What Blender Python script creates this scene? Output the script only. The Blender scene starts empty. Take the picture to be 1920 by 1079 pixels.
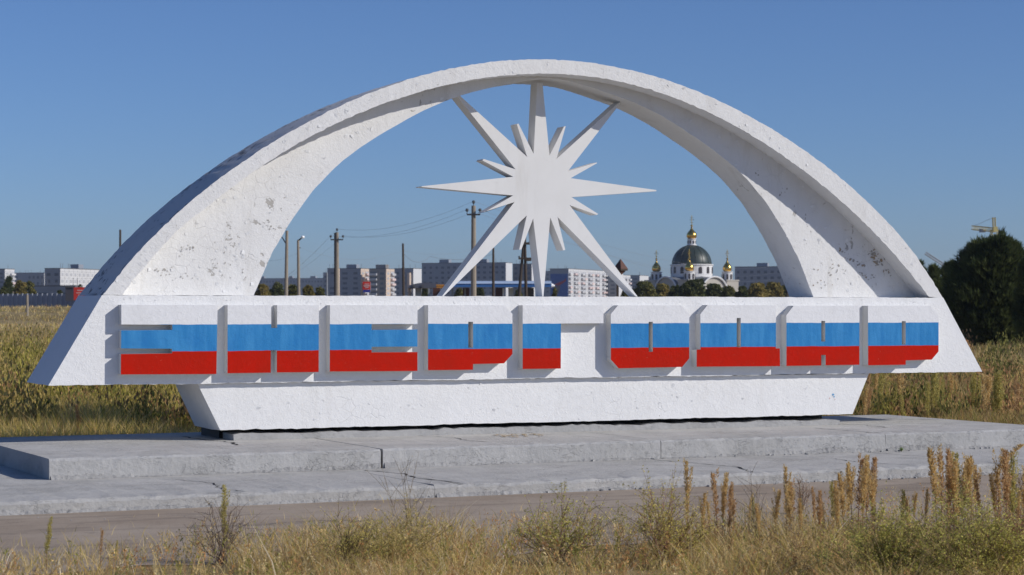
import bpy, bmesh, math, random
import numpy as np
from mathutils import Vector, Matrix
from mathutils.geometry import tessellate_polygon

S = bpy.context.scene
COL = S.collection
R = math.radians
random.seed(7)
rng = np.random.default_rng(7)

# ------------------------------------------------------------------ camera
F, CX, CY = 3955.0, 960.0, 539.5          # photograph is 1920 x 1079
EYE = 2.4
YAW, PITCH = R(23.868), R(0.630)
FW = Vector((math.sin(YAW) * math.cos(PITCH), math.cos(YAW) * math.cos(PITCH), math.sin(PITCH)))
RT = Vector((math.cos(YAW), -math.sin(YAW), 0))
UP = RT.cross(FW)
CAM = Vector((0, 0, EYE))
cd = bpy.data.cameras.new('camera')
cam = bpy.data.objects.new('camera', cd)
COL.objects.link(cam)
S.camera = cam
m = Matrix((RT, UP, -FW)).transposed().to_4x4()
m.translation = CAM
cam.matrix_world = m
cd.sensor_width = 36.0
cd.lens = 36.0 * F / 1920.0
cd.clip_start, cd.clip_end = 0.5, 30000
cd.dof.use_dof = True
cd.dof.focus_distance = 33.0
cd.dof.aperture_fstop = 4.0

# ------------------------------------------------------------------ world and sun
SUN_EL, SUN_ROT = 29.6, 131.0
w = bpy.data.worlds.new('World')
S.world = w
w.use_nodes = True
nt = w.node_tree
bg = nt.nodes['Background']
sky = nt.nodes.new('ShaderNodeTexSky')
sky.sky_type = 'NISHITA'
sky.sun_disc = False
sky.sun_elevation = R(SUN_EL)
sky.sun_rotation = R(SUN_ROT)
sky.altitude = 100
sky.air_density = 0.8
sky.dust_density = 0.5
sky.ozone_density = 7.0
tint = nt.nodes.new('ShaderNodeMix')
tint.data_type, tint.blend_type = 'RGBA', 'MULTIPLY'
tint.inputs[0].default_value = 1.0
tint.inputs[7].default_value = (0.945, 0.975, 1.12, 1)
nt.links.new(sky.outputs[0], tint.inputs[6])
nt.links.new(tint.outputs[2], bg.inputs[0])
bg.inputs[1].default_value = 0.085
sd = bpy.data.lights.new('sun', 'SUN')
sd.energy = 3.6
sd.angle = R(0.53)
sd.color = (1.0, 0.952, 0.885)
sun = bpy.data.objects.new('sun', sd)
COL.objects.link(sun)
to_sun = Vector((math.sin(R(SUN_ROT)) * math.cos(R(SUN_EL)), math.cos(R(SUN_ROT)) * math.cos(R(SUN_EL)), math.sin(R(SUN_EL))))
sun.rotation_euler = to_sun.to_track_quat('Z', 'Y').to_euler()
sun.location = (40, -20, 40)
S.view_settings.view_transform = 'Standard'
S.view_settings.look = 'None'
S.view_settings.gamma = 1
S.view_settings.exposure = 0
S.view_settings.use_curve_mapping = False
S.cycles.max_bounces = 6
S.cycles.volume_bounces = 0
S.cycles.transparent_max_bounces = 8

# ------------------------------------------------------------------ helpers
def ray(x, y):
    return FW * F + RT * (x - CX) + UP * (CY - y)
def on_y(x, y, Y):
    d = ray(x, y); return CAM + d * (Y / d.y)
def at(x, y, D):
    return CAM + ray(x, y) * (D / F)
def depth(p):
    return (Vector(p) - CAM).dot(FW)
def smooth(a, b, x):
    t = np.clip((x - a) / (b - a), 0, 1); return t * t * (3 - 2 * t)
def ground_z(x, y):
    """height of the terrain: flat round the monument, rising gently towards the town"""
    D = np.asarray(x) * FW.x + np.asarray(y) * FW.y
    z = 2.75 * smooth(60, 260, D)
    und = 0.16 * np.sin(np.asarray(x) * .11 + 1.3) * np.sin(np.asarray(y) * .083) + .10 * np.sin(np.asarray(x) * .31 + np.asarray(y) * .23)
    return z + und * smooth(45, 110, D) * (1 - smooth(220, 300, D))
def ground_at(px, D):
    p = at(px, 583, D)
    return Vector((p.x, p.y, float(ground_z(p.x, p.y))))

class MB:
    def __init__(s):
        s.v, s.f, s.m = [], [], []
    def add(s, vs, fs, mi=0):
        b = len(s.v)
        s.v += [tuple(v) for v in vs]
        for q in fs:
            s.f.append(tuple(b + i for i in q)); s.m.append(mi)
    def quad(s, a, b, c, d, mi=0):
        s.add((a, b, c, d), ((0, 1, 2, 3),), mi)
    def box(s, c, sx, sy, sz, ax=(1, 0, 0), ay=(0, 1, 0), mi=0):
        c, ax, ay = Vector(c), Vector(ax), Vector(ay); az = Vector((0, 0, 1))
        vs = [c + ax * (i * sx / 2) + ay * (j * sy / 2) + az * (k * sz / 2) for k in (-1, 1) for j in (-1, 1) for i in (-1, 1)]
        s.add(vs, ((0, 2, 3, 1), (4, 5, 7, 6), (0, 1, 5, 4), (2, 6, 7, 3), (0, 4, 6, 2), (1, 3, 7, 5)), mi)
    def tube(s, pts, radii, n=6, mi=0, cap=True):
        pts = [Vector(p) for p in pts]
        if not hasattr(radii, '__len__'): radii = [radii] * len(pts)
        rings = []
        for i, p in enumerate(pts):
            t = (pts[min(i + 1, len(pts) - 1)] - pts[max(i - 1, 0)])
            if t.length < 1e-9: t = Vector((0, 0, 1))
            t.normalize()
            a = t.cross(Vector((0, 0, 1)) if abs(t.z) < .9 else Vector((1, 0, 0))).normalized(); b = t.cross(a)
            rings.append([p + (a * math.cos(2 * math.pi * k / n) + b * math.sin(2 * math.pi * k / n)) * radii[i] for k in range(n)])
        vs = [v for r in rings for v in r]
        fs = [(i * n + k, i * n + (k + 1) % n, (i + 1) * n + (k + 1) % n, (i + 1) * n + k) for i in range(len(pts) - 1) for k in range(n)]
        if cap:
            fs.append(tuple(range(n - 1, -1, -1))); fs.append(tuple((len(pts) - 1) * n + k for k in range(n)))
        s.add(vs, fs, mi)
    def lathe(s, c, prof, n=20, mi=0):
        c = Vector(c)
        vs = [c + Vector((r * math.cos(2 * math.pi * k / n), r * math.sin(2 * math.pi * k / n), z)) for r, z in prof for k in range(n)]
        fs = [(i * n + k, i * n + (k + 1) % n, (i + 1) * n + (k + 1) % n, (i + 1) * n + k) for i in range(len(prof) - 1) for k in range(n)]
        fs.append(tuple(range(n - 1, -1, -1))); fs.append(tuple((len(prof) - 1) * n + k for k in range(n)))
        s.add(vs, fs, mi)
    def build(s, name, mats, parent=None, smooth_shade=False):
        me = bpy.data.meshes.new(name)
        off = parent_world(parent)
        me.from_pydata([(x - off.x, y - off.y, z - off.z) for x, y, z in s.v], [], s.f)
        if not isinstance(mats, (list, tuple)): mats = [mats]
        for k in mats: me.materials.append(k)
        if len(mats) > 1: me.polygons.foreach_set('material_index', s.m)
        if smooth_shade: me.polygons.foreach_set('use_smooth', [True] * len(s.f))
        me.update()
        return link(name, me, parent)

def parent_world(p):
    o = Vector((0, 0, 0))
    while p is not None:
        o += p.location; p = p.parent
    return o
def link(name, data, parent=None):
    o = bpy.data.objects.new(name, data)
    COL.objects.link(o)
    o.parent = parent
    return o
def tag(o, label, cat, group=None):
    o['label'] = label; o['category'] = cat
    if group: o['group'] = group
    return o
def thing(name, label, cat, loc=(0, 0, 0), group=None):
    o = link(name, None); o.location = loc
    o.empty_display_size = .2
    return tag(o, label, cat, group)
def copy_tree(o, parent=None):
    c = o.copy(); COL.objects.link(c); c.parent = parent
    for ch in list(o.children): copy_tree(ch, c)
    return c

def np_mesh(name, verts, faces4, cols, mat, parent=None, tris=None):
    """quick mesh from numpy arrays: verts (N,3), faces4 (M,4) and / or tris (K,3), one colour per vertex"""
    me = bpy.data.meshes.new(name)
    nq = 0 if faces4 is None else len(faces4); ntri = 0 if tris is None else len(tris)
    me.vertices.add(len(verts)); me.vertices.foreach_set('co', np.asarray(verts, np.float32).ravel())
    idx = []; tot = []
    if nq: idx.append(np.asarray(faces4).ravel()); tot.append(np.full(nq, 4))
    if ntri: idx.append(np.asarray(tris).ravel()); tot.append(np.full(ntri, 3))
    idx = np.concatenate(idx).astype(np.int32); tot = np.concatenate(tot).astype(np.int32)
    me.loops.add(len(idx)); me.loops.foreach_set('vertex_index', idx)
    me.polygons.add(len(tot)); me.polygons.foreach_set('loop_start', np.concatenate([[0], np.cumsum(tot)[:-1]]).astype(np.int32))
    me.update(calc_edges=True)
    ca = me.color_attributes.new('Col', 'FLOAT_COLOR', 'POINT')
    c4 = np.ones((len(verts), 4), np.float32); c4[:, :3] = cols
    ca.data.foreach_set('color', c4.ravel())
    me.materials.append(mat)
    return link(name, me, parent) if name else me

# ------------------------------------------------------------------ materials
def new_mat(name, rough=.8, spec=.3):
    m = bpy.data.materials.new(name); m.use_nodes = True
    b = m.node_tree.nodes['Principled BSDF']
    b.inputs['Roughness'].default_value = rough
    b.inputs['Specular IOR Level'].default_value = spec
    return m, m.node_tree, b
class NB:
    """small node builder"""
    def __init__(s, nt): s.t = nt
    def n(s, typ, ins=None, **kw):
        d = s.t.nodes.new(typ)
        for k, v in kw.items(): setattr(d, k, v)
        for k, v in (ins or {}).items():
            if hasattr(v, 'is_output') or isinstance(v, bpy.types.NodeSocket): s.t.links.new(v, d.inputs[k])
            else: d.inputs[k].default_value = v
        return d
    def obj(s): return s.n('ShaderNodeTexCoord').outputs['Object']
    def noise(s, vec, scale, detail=4, rough=.55, dist=0):
        return s.n('ShaderNodeTexNoise', {'Vector': vec, 'Scale': scale, 'Detail': detail, 'Roughness': rough, 'Distortion': dist}).outputs['Fac']
    def math(s, op, a, b=0.0, c=None):
        d = s.n('ShaderNodeMath', operation=op)
        for i, v in enumerate((a, b) + ((c,) if c is not None else ())):
            if isinstance(v, bpy.types.NodeSocket): s.t.links.new(v, d.inputs[i])
            else: d.inputs[i].default_value = v
        return d.outputs[0]
    def step(s, v, a, b, lo=0.0, hi=1.0):
        return s.n('ShaderNodeMapRange', {'Value': v, 'From Min': a, 'From Max': b, 'To Min': lo, 'To Max': hi}, interpolation_type='SMOOTHSTEP').outputs[0]
    def mix(s, f, a, b, typ='MIX'):
        d = s.n('ShaderNodeMix', data_type='RGBA', blend_type=typ)
        for i, v in ((0, f), (6, a), (7, b)):
            if isinstance(v, bpy.types.NodeSocket): s.t.links.new(v, d.inputs[i])
            else: d.inputs[i].default_value = v if i == 0 else (*v, 1.0)
        return d.outputs[2]
    def bump(s, h, strength=.5, dist=.02, prev=None):
        ins = {'Height': h, 'Strength': strength, 'Distance': dist}
        if prev is not None: ins['Normal'] = prev
        return s.n('ShaderNodeBump', ins).outputs[0]

def plaster(name, base=(.78, .78, .775), peel=.5, dirt=.5, relief=1.0, under=(.44, .42, .39)):
    """rough lime-washed concrete: trowel relief, blisters of peeling paint, rain dirt"""
    m, t, b = new_mat(name, .85, .2); k = NB(t); v = k.obj()
    place = k.noise(v, .7, 2, .5)
    fine = k.noise(v, 7, 6, .62, .5)
    spots = k.math('ADD', fine, k.math('MULTIPLY', k.math('SUBTRACT', place, .5), .55))
    pm = k.step(spots, .80 - .16 * peel, .83 - .16 * peel)
    warp = k.n('ShaderNodeMix', {0: .12, 4: v, 5: k.n('ShaderNodeTexNoise', {'Vector': v, 'Scale': 3.0, 'Detail': 4}).outputs['Color']}, data_type='VECTOR').outputs[1]
    vor = k.n('ShaderNodeTexVoronoi', {'Vector': warp, 'Scale': 5.5}, feature='DISTANCE_TO_EDGE').outputs['Distance']
    crk = k.math('MULTIPLY', k.step(vor, .022, .008), k.step(k.noise(v, 1.3, 3), .57, .68))
    big = k.noise(v, .9, 5, .6)
    streak = k.n('ShaderNodeMapping', {'Vector': v, 'Scale': (5.0, 5.0, .5)}).outputs[0]
    st = k.noise(streak, 1.0, 4, .6)
    c = k.mix(k.math('MULTIPLY', k.step(big, .42, .72), .30 * dirt), base, (.60, .585, .56))
    c = k.mix(k.math('MULTIPLY', k.step(st, .52, .75), .22 * dirt), c, (.55, .54, .52))
    c = k.mix(k.math('MULTIPLY', k.step(fine, .58, .75), .25 * dirt), c, (.5, .49, .47))
    c = k.mix(k.math('MULTIPLY', crk, max(0, min(1, .35 * peel + .02))), c, under)
    st2 = k.noise(k.n('ShaderNodeMapping', {'Vector': v, 'Scale': (2.2, 2.2, .35)}).outputs[0], 1.0, 5, .65, .4)
    c = k.mix(k.math('MULTIPLY', k.step(st2, .56, .70), .28 * dirt), c, (.50, .47, .42))
    c = k.mix(pm, c, under)
    t.links.new(c, b.inputs['Base Color'])
    n1 = k.noise(v, 22, 5, .6); n2 = k.noise(v, 4.2, 4, .6, .8); n3 = k.noise(v, 60, 2)
    h = k.math('ADD', k.math('MULTIPLY', n1, .5), k.math('MULTIPLY', n2, .9))
    h = k.math('ADD', h, k.math('MULTIPLY', n3, .12))
    ridge = k.math('ABSOLUTE', k.math('SUBTRACT', k.noise(v, 9, 3, .5, 1.2), .5))
    h = k.math('ADD', h, k.math('MULTIPLY', k.step(ridge, .03, 0.0), .18))
    h = k.math('SUBTRACT', h, k.math('MULTIPLY', k.math('MAXIMUM', pm, crk), .5))
    t.links.new(k.bump(h, .52 * min(relief, 1.3), .020 * relief), b.inputs['Normal'])
    return m

def concrete(name, c1, c2, scale=1.2, relief=1.0, dark=(.16, .16, .165)):
    m, t, b = new_mat(name, .9, .2); k = NB(t); v = k.obj()
    n = k.noise(v, scale, 6, .6); f = k.noise(v, 16, 5, .65)
    c = k.mix(k.step(n, .32, .7), c1, c2)
    c = k.mix(k.math('MULTIPLY', k.step(f, .56, .74), .5), c, tuple(x * .62 for x in c1))
    c = k.mix(k.math('MULTIPLY', k.step(f, .42, .28), .35), c, tuple(min(1, x * 1.3) for x in c2))
    pit = k.step(k.noise(v, 34, 3, .6), .69, .75)
    c = k.mix(k.math('MULTIPLY', pit, .7), c, dark)
    big = k.noise(v, .55, 4, .65); c = k.mix(k.math('MULTIPLY', k.step(big, .5, .68), .35), c, tuple(x * y for x, y in zip(c1, (.80, .79, .76))))
    t.links.new(c, b.inputs['Base Color'])
    h = k.math('ADD', k.math('MULTIPLY', f, .9), k.math('MULTIPLY', k.noise(v, 3.5, 4), .8))
    h = k.math('SUBTRACT', h, k.math('MULTIPLY', pit, .5))
    sc = k.n('ShaderNodeMapping', {'Vector': v, 'Scale': (1.6, 5.0, 2.5), 'Rotation': (0, 0, .25)}).outputs[0]
    scr = k.math('ABSOLUTE', k.math('SUBTRACT', k.noise(sc, 3.2, 4, .55, 1.0), .5))
    scr = k.math('MULTIPLY', k.step(scr, .022, .004), k.step(k.noise(v, 2.2, 3), .48, .6))
    h = k.math('SUBTRACT', h, k.math('MULTIPLY', scr, .6))
    t.links.new(k.bump(h, .65, .022 * relief), b.inputs['Normal'])
    return m

def flat(name, col, rough=.7, var=.12, scale=.6, metal=0.0, spec=.3):
    m, t, b = new_mat(name, rough, spec); k = NB(t); v = k.obj()
    n = k.noise(v, scale, 5, .6)
    c = k.mix(n, tuple(x * (1 - var) for x in col), tuple(min(1, x * (1 + var)) for x in col))
    t.links.new(c, b.inputs['Base Color'])
    b.inputs['Metallic'].default_value = metal
    return m

def foliage(name, rough=.7, transl=.3, gain=1.0):
    m, t, b = new_mat(name, rough, .15); k = NB(t)
    a = k.n('ShaderNodeAttribute', attribute_name='Col').outputs['Color']
    if gain != 1.0: a = k.mix(1.0, a, (gain, gain, gain), 'MULTIPLY')
    t.links.new(a, b.inputs['Base Color'])
    tr = k.n('ShaderNodeBsdfTranslucent', {'Color': a})
    mx = k.n('ShaderNodeMixShader', {0: transl, 1: b.outputs[0], 2: tr.outputs[0]})
    t.links.new(mx.outputs[0], t.nodes['Material Output'].inputs['Surface'])
    return m

M = {}
M['rim'] = plaster('rim_plaster', base=(.745, .74, .725), peel=.36, dirt=.7, relief=1.0)
M['web'] = plaster('web_plaster', base=(.745, .74, .725), peel=.62, dirt=1.1, relief=.95)
M['rim_top'] = plaster('rim_top_weathered_plaster', base=(.66, .65, .63), peel=1.0, dirt=1.6, relief=1.2, under=(.22, .21, .20))
M['beam'] = plaster('beam_plaster', peel=.05, dirt=.15, relief=1.0)
M['pedestal'] = plaster('pedestal_plaster', peel=.25, dirt=.5, relief=.95)
M['star'] = plaster('star_paint', base=(.715, .71, .695), peel=-.8, dirt=.9, relief=.22)
M['side'] = plaster('letter_side_paint', base=(.66, .66, .65), peel=-.2, dirt=1.0, relief=.5)
M['black'] = flat('black_bitumen_paint', (.018, .018, .02), .6, .4, 5)
M['step'] = concrete('grey_painted_concrete', (.365, .362, .355), (.43, .425, .415))
M['step_low'] = concrete('grey_worn_concrete', (.365, .36, .348), (.43, .422, .405))
M['tread'] = concrete('brightened_worn_tread_concrete', (.45, .435, .405), (.53, .512, .475), 1.6)  # worn bare treads, also lightened so the tops look as sunlit as the fronts
M['crack'] = flat('crack_shadow_dirt', (.03, .03, .03), .95, .3, 4)
M['steel_dark'] = flat('dark_steel', (.05, .05, .055), .5)

# letter fronts: three painted bands, the edges slightly hand-drawn
Z_BLUE, Z_RED = 2.4 + (2.187 - 2.4) * .9625, 2.4 + (1.773 - 2.4) * .9625
def letter_front():
    m, t, b = new_mat('striped_letter_paint', .75, .06); k = NB(t); v = k.n('ShaderNodeNewGeometry').outputs['Position']
    z = k.n('ShaderNodeSeparateXYZ', {0: v}).outputs[2]
    wob = k.math('MULTIPLY', k.math('SUBTRACT', k.noise(v, 3.0, 3), .5), .022)
    zz = k.math('ADD', z, wob)
    n = k.noise(v, 2.5, 5, .6); sx = k.n('ShaderNodeMapping', {'Vector': v, 'Scale': (9.0, 1.0, 1.2)}).outputs[0]
    st = k.noise(sx, 1.0, 4, .55)
    wh = k.mix(k.step(n, .4, .8), (.76, .76, .765), (.70, .70, .70))
    bl = k.mix(k.step(st, .35, .7), (.034, .205, .47), (.055, .255, .53))
    bl = k.mix(k.math('MULTIPLY', k.step(n, .5, .75), .55), bl, (.025, .165, .44))
    rd = k.mix(k.step(n, .35, .7), (.44, .014, .005), (.50, .012, .004))
    rd = k.mix(k.math('MULTIPLY', k.step(k.noise(v, 26, 2), .70, .74), .6), rd, (.5, .10, .07))
    c = k.mix(k.step(zz, Z_BLUE + .004, Z_BLUE - .004), wh, bl)
    c = k.mix(k.step(zz, Z_RED + .004, Z_RED - .004), c, rd)
    t.links.new(c, b.inputs['Base Color'])
    h = k.math('ADD', k.noise(v, 14, 5, .6), k.math('MULTIPLY', k.step(k.math('ABSOLUTE', k.math('SUBTRACT', k.noise(v, 6, 3, .5, 1.5), .5)), .02, 0), .3))
    t.links.new(k.bump(h, .35, .02), b.inputs['Normal'])
    return m
M['letter'] = letter_front()

def ground_mat():
    m, t, b = new_mat('dry_field_soil', .95, .1); k = NB(t); v = k.n('ShaderNodeNewGeometry').outputs['Position']
    n = k.noise(v, .035, 5, .6); n2 = k.noise(v, .5, 6, .7); n3 = k.noise(v, 5, 5, .7)
    c = k.mix(k.step(n, .38, .62), (.24, .18, .085), (.40, .30, .16))
    c = k.mix(k.math('MULTIPLY', k.step(n2, .45, .65), .5), c, (.19, .16, .06))
    c = k.mix(k.math('MULTIPLY', k.step(n3, .5, .7), .5), c, (.46, .36, .21))
    t.links.new(c, b.inputs['Base Color'])
    t.links.new(k.bump(k.math('ADD', n3, n2), .8, .1), b.inputs['Normal'])
    return m
M['ground'] = ground_mat()
def plaza_mat():
    m, t, b = new_mat('dusty_asphalt', .95, .15); k = NB(t); v = k.n('ShaderNodeNewGeometry').outputs['Position']
    n = k.noise(v, .45, 5, .6); n2 = k.noise(v, 3.2, 6, .7); n3 = k.noise(v, 38, 3, .7)
    lv = k.n('ShaderNodeMapping', {'Vector': v, 'Scale': (.35, 2.2, 1.0)}).outputs[0]
    ln = k.noise(lv, 1.0, 5, .6)
    c = k.mix(k.step(n, .35, .65), (.335, .265, .20), (.42, .345, .27))
    c = k.mix(k.math('MULTIPLY', k.step(ln, .5, .68), .5), c, (.17, .145, .12))
    c = k.mix(k.math('MULTIPLY', k.step(n2, .55, .72), .5), c, (.14, .125, .105))
    c = k.mix(k.math('MULTIPLY', k.step(n3, .62, .7), .6), c, (.40, .36, .31))
    t.links.new(c, b.inputs['Base Color'])
    t.links.new(k.bump(k.math('ADD', n2, k.math('MULTIPLY', n3, .5)), .5, .03), b.inputs['Normal'])
    return m
M['plaza'] = plaza_mat()
M['grass'] = foliage('dry_grass_blades', .75, .5, 1.4)
M['leaf'] = foliage('leaf_green', .65, .35, 1.3)
M['needle'] = foliage('pine_needles', .6, .25, 1.45)
M['weed'] = foliage('weed_seed_heads', .8, .5, 1.55)
M['bark'] = flat('grey_bark', (.075, .055, .04), .9, .3, 3)

# ------------------------------------------------------------------ terrain and plaza
def build_ground():
    rs = [0, 3, 6, 9, 12, 15, 18, 21, 24, 27, 30, 34, 38, 43, 49, 56, 64, 73, 84, 96, 110, 126, 144, 165, 190, 215, 240, 270, 320, 400, 550, 800, 1200, 1800, 2800, 4500, 7000, 11000]
    na = 180
    v = [(0, 0, 0.0)]; f = []
    for r in rs[1:]:
        for k in range(na):
            a = 2 * math.pi * k / na
            v.append((r * math.sin(a), r * math.cos(a), 0))
    v = np.array(v, float); v[:, 2] = ground_z(v[:, 0], v[:, 1])
    for k in range(na): f.append((0, 1 + (k + 1) % na, 1 + k))
    for i in range(len(rs) - 2):
        for k in range(na):
            a, b = 1 + i * na + k, 1 + i * na + (k + 1) % na
            f.append((a, b, b + na, a + na))
    me = bpy.data.meshes.new('ground'); me.from_pydata(v.tolist(), [], f); me.materials.append(M['ground'])
    for p in me.polygons: p.use_smooth = True
    o = link('ground', me); o['kind'] = 'structure'
build_ground()
def wob(x, seed, amp, f0=1.0):
    r = random.Random(seed); y = 0
    for i in range(5):
        y += math.sin(x * f0 * (1.7 ** i) * (1 + .2 * r.random()) + r.random() * 6.28) * amp / (1.5 ** i)
    return y
def plaza():
    mb = MB(); n = 160
    xs = [-14 + 54 * i / n for i in range(n + 1)]
    fr = [19.3 + wob(x, 3, .22, .9) for x in xs]
    for i in range(n):
        mb.quad((xs[i], fr[i], .006), (xs[i + 1], fr[i + 1], .006), (xs[i + 1], 25.9, .006), (xs[i], 25.9, .006))
    o = mb.build('plaza', M['plaza']); o['kind'] = 'structure'
    # winding cracks in the old surface
    for pts in (((17.0, 24.55), (17.4, 24.2), (17.9, 23.9), (18.3, 23.45), (18.9, 23.2)), ((6.2, 22.9), (6.9, 22.7), (7.6, 22.9), (8.6, 22.6))):
        c = MB()
        strip(c, [Vector((x, y, .010)) for x, y in pts], .018, 5)
        c.build('crack', M['crack'], o)
def strip(mb, pts, wd, seed, sub=7):
    """thin irregular ribbon along a polyline lying on a horizontal surface"""
    r = random.Random(seed); P = []
    for i in range(len(pts) - 1):
        for k in range(sub):
            t = k / sub; q = pts[i].lerp(pts[i + 1], t)
            d = (pts[i + 1] - pts[i]).normalized(); nn = Vector((-d.y, d.x, 0))
            if abs(d.z) > .9: nn = Vector((1, 0, 0))
            P.append((q + nn * r.uniform(-.035, .035) * (0 if (i == 0 and k == 0) else 1), nn, wd * r.uniform(.35, 1.3)))
    d = (pts[-1] - pts[-2]).normalized(); P.append((pts[-1], Vector((1, 0, 0)) if abs(d.z) > .9 else Vector((-d.y, d.x, 0)), wd * .2))
    for a, b in zip(P, P[1:]):
        mb.quad(a[0] - a[1] * a[2] / 2, b[0] - b[1] * b[2] / 2, b[0] + b[1] * b[2] / 2, a[0] + a[1] * a[2] / 2)
plaza()

# ------------------------------------------------------------------ stepped concrete platform
def band(mb, xs, top, bot, y0, y1, jit=.006, seed=1, mi=0, ny=1, caps=True, topmi=0):
    """solid between two curves in the x-z plane, from depth y0 to y1, its edges chipped by jit"""
    r = random.Random(seed); n = len(xs)
    def j(y=.12): return Vector((r.gauss(0, jit), r.gauss(0, jit * y), r.gauss(0, jit)))
    T = [[Vector((xs[i][0], y0 + (y1 - y0) * k / ny, top[i])) + j() for k in range(ny + 1)] for i in range(n)]
    B = [[Vector((xs[i][1], y0 + (y1 - y0) * k / ny, bot[i])) + j() for k in range(ny + 1)] for i in range(n)]
    F0 = [(B[i][0], T[i][0]) for i in range(n)]; F1 = [(B[i][ny], T[i][ny]) for i in range(n)]
    def sheet(rows, m_, flip):
        K = len(rows[0]); fs = []
        for i in range(n - 1):
            for k in range(K - 1):
                q = (i * K + k, (i + 1) * K + k, (i + 1) * K + k + 1, i * K + k + 1); fs.append(q[::-1] if flip else q)
        mb.add([v for r_ in rows for v in r_], fs, m_)
    sheet(F0, mi, False); sheet(F1, mi, True); sheet(T, mi + topmi, False); sheet(B, mi, True)
    if caps:
        for G0, G1, fl in ((T[0], B[0], False), (T[-1], B[-1], True)):
            q = list(G0) + list(G1)[::-1]; mb.add(q, [tuple(range(len(q)))[::-1] if fl else tuple(range(len(q)))], mi)

Z1, Z2 = .16, .4385
YL, YU, YB = 25.27, 28.27, 33.35
def slab(name, x0, x1, y0, y1, z0, z1, mat, parent, seed, bev=.02, edge=.012):
    """concrete slab: chipped arris with a small chamfer along its front and side edges"""
    mb = MB(); n = max(8, int((x1 - x0) / .12)); r = random.Random(seed)
    rows = [(0, z0), (0, z0 + (z1 - z0) * .35), (0, z1 - bev), (bev, z1), (.5, z1), ((y1 - y0) * .5, z1), (y1 - y0, z1), (y1 - y0, z0)]
    vs = []
    for i in range(n + 1):
        x = x0 + (x1 - x0) * i / n
        for k, (dy, z) in enumerate(rows):
            big = edge if k in (2, 3) else edge * .5
            lump = wob(x, seed + 11 + k // 2, .003, 2.0)
            vs.append((x + (r.gauss(0, .004) if 0 < i < n else 0), y0 + dy + lump + (r.gauss(0, big * .3) if k in (0, 1, 2, 3) else 0), z + (r.gauss(0, big * .35) if k in (2, 3) else 0) + (r.gauss(0, .002) if k == 4 else 0)))
    K = len(rows); fs = []; mis = []
    for i in range(n):
        for k in range(K - 1):
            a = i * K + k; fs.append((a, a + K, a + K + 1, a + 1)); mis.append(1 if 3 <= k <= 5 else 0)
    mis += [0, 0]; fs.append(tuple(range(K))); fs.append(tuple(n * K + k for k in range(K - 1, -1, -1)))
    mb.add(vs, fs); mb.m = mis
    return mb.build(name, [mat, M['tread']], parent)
plat = thing('concrete_platform', 'wide grey painted concrete platform of two low steps under the white monument', 'platform', (14, 29, 0))
low = [(1.6, 9.93), (9.935, 16.6), (16.605, 26.2)]
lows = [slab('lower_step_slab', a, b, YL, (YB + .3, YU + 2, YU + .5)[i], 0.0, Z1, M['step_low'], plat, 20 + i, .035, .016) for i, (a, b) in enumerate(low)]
upp = [(5.68, 10.40), (10.435, 14.955), (14.97, 19.08), (19.088, 22.72)]
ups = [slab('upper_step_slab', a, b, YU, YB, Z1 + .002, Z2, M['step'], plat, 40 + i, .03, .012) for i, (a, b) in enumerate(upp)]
def crack(pts, wd, seed, parent):
    c = MB(); strip(c, [Vector(p) for p in pts], wd, seed); return c.build('crack', M['crack'], parent)
crack([(10.05, 28.0, Z1 + .006), (10.3, 27.2, Z1 + .006), (10.2, 26.5, Z1 + .006), (10.35, 25.3, Z1 + .006)], .034, 2, lows[1])
crack([(14.75, 28.1, Z1 + .006), (14.95, 27.1, Z1 + .006), (15.1, 26.3, Z1 + .006), (14.75, 25.35, Z1 + .006)], .03, 3, lows[1])
crack([(18.6, 28.1, Z1 + .006), (18.75, 27.2, Z1 + .006), (18.9, 26.8, Z1 + .006)], .026, 4, lows[2])
crack([(8.7, 32.3, Z2 + .006), (8.75, 31.3, Z2 + .006), (8.95, 30.6, Z2 + .006), (8.8, 29.9, Z2 + .006)], .036, 5, ups[0])
crack([(18.9, 30.0, Z2 + .006), (18.95, 29.2, Z2 + .006), (19.04, 28.35, Z2 + .006)], .028, 6, ups[2])
crack([(21.3, 32.2, Z2 + .006), (21.9, 31.9, Z2 + .006), (22.5, 31.2, Z2 + .006)], .034, 8, ups[3])
M['rough'] = concrete('rough_broken_render', (.29, .285, .28), (.38, .375, .365), 3.0, 2.2)
def rough_foot(x0, x1, y, z, par, seed, hmax):
    """broken render along the foot of a step: a low uneven lip of spalled mortar"""
    r = random.Random(seed); mb = MB(); n = int((x1 - x0) / .045); rows = []
    for i in range(n + 1):
        x = x0 + (x1 - x0) * i / n; hh = max(.012, hmax * (.5 + wob(x, seed, .32, .9)) + r.gauss(0, .008)); d = .010 + r.random() * .014
        rows.append([(x, y - d - .014, z), (x, y - d, z + hh * .55 + r.gauss(0, .004)), (x, y - d * .5, z + hh), (x, y + .02, z + hh + .008)])
    mb.add([v for q in rows for v in q], [(i * 4 + k, (i + 1) * 4 + k, (i + 1) * 4 + k + 1, i * 4 + k + 1) for i in range(n) for k in range(3)])
    return mb.build('broken_render', M['rough'], par)
for i, (a, b) in enumerate(upp): rough_foot(a + .02, b - .02, YU, Z1 + .001, ups[i], 60 + i, .075)
for i, (a, b) in enumerate(low): rough_foot(a + .02, b - .02, YL, .004, lows[i], 70 + i, .06)
plat.rotation_euler = (0, 0, R(1.7))       # not quite parallel to the sign
crack([(12.1, 30.9, Z2 + .006), (12.4, 30.2, Z2 + .006), (12.3, 29.5, Z2 + .006), (12.6, 28.4, Z2 + .006)], .02, 9, ups[1])
crack([(16.9, 27.9, Z1 + .006), (17.3, 27.1, Z1 + .006), (17.2, 26.3, Z1 + .006), (17.6, 25.5, Z1 + .006)], .022, 10, lows[2])
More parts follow.
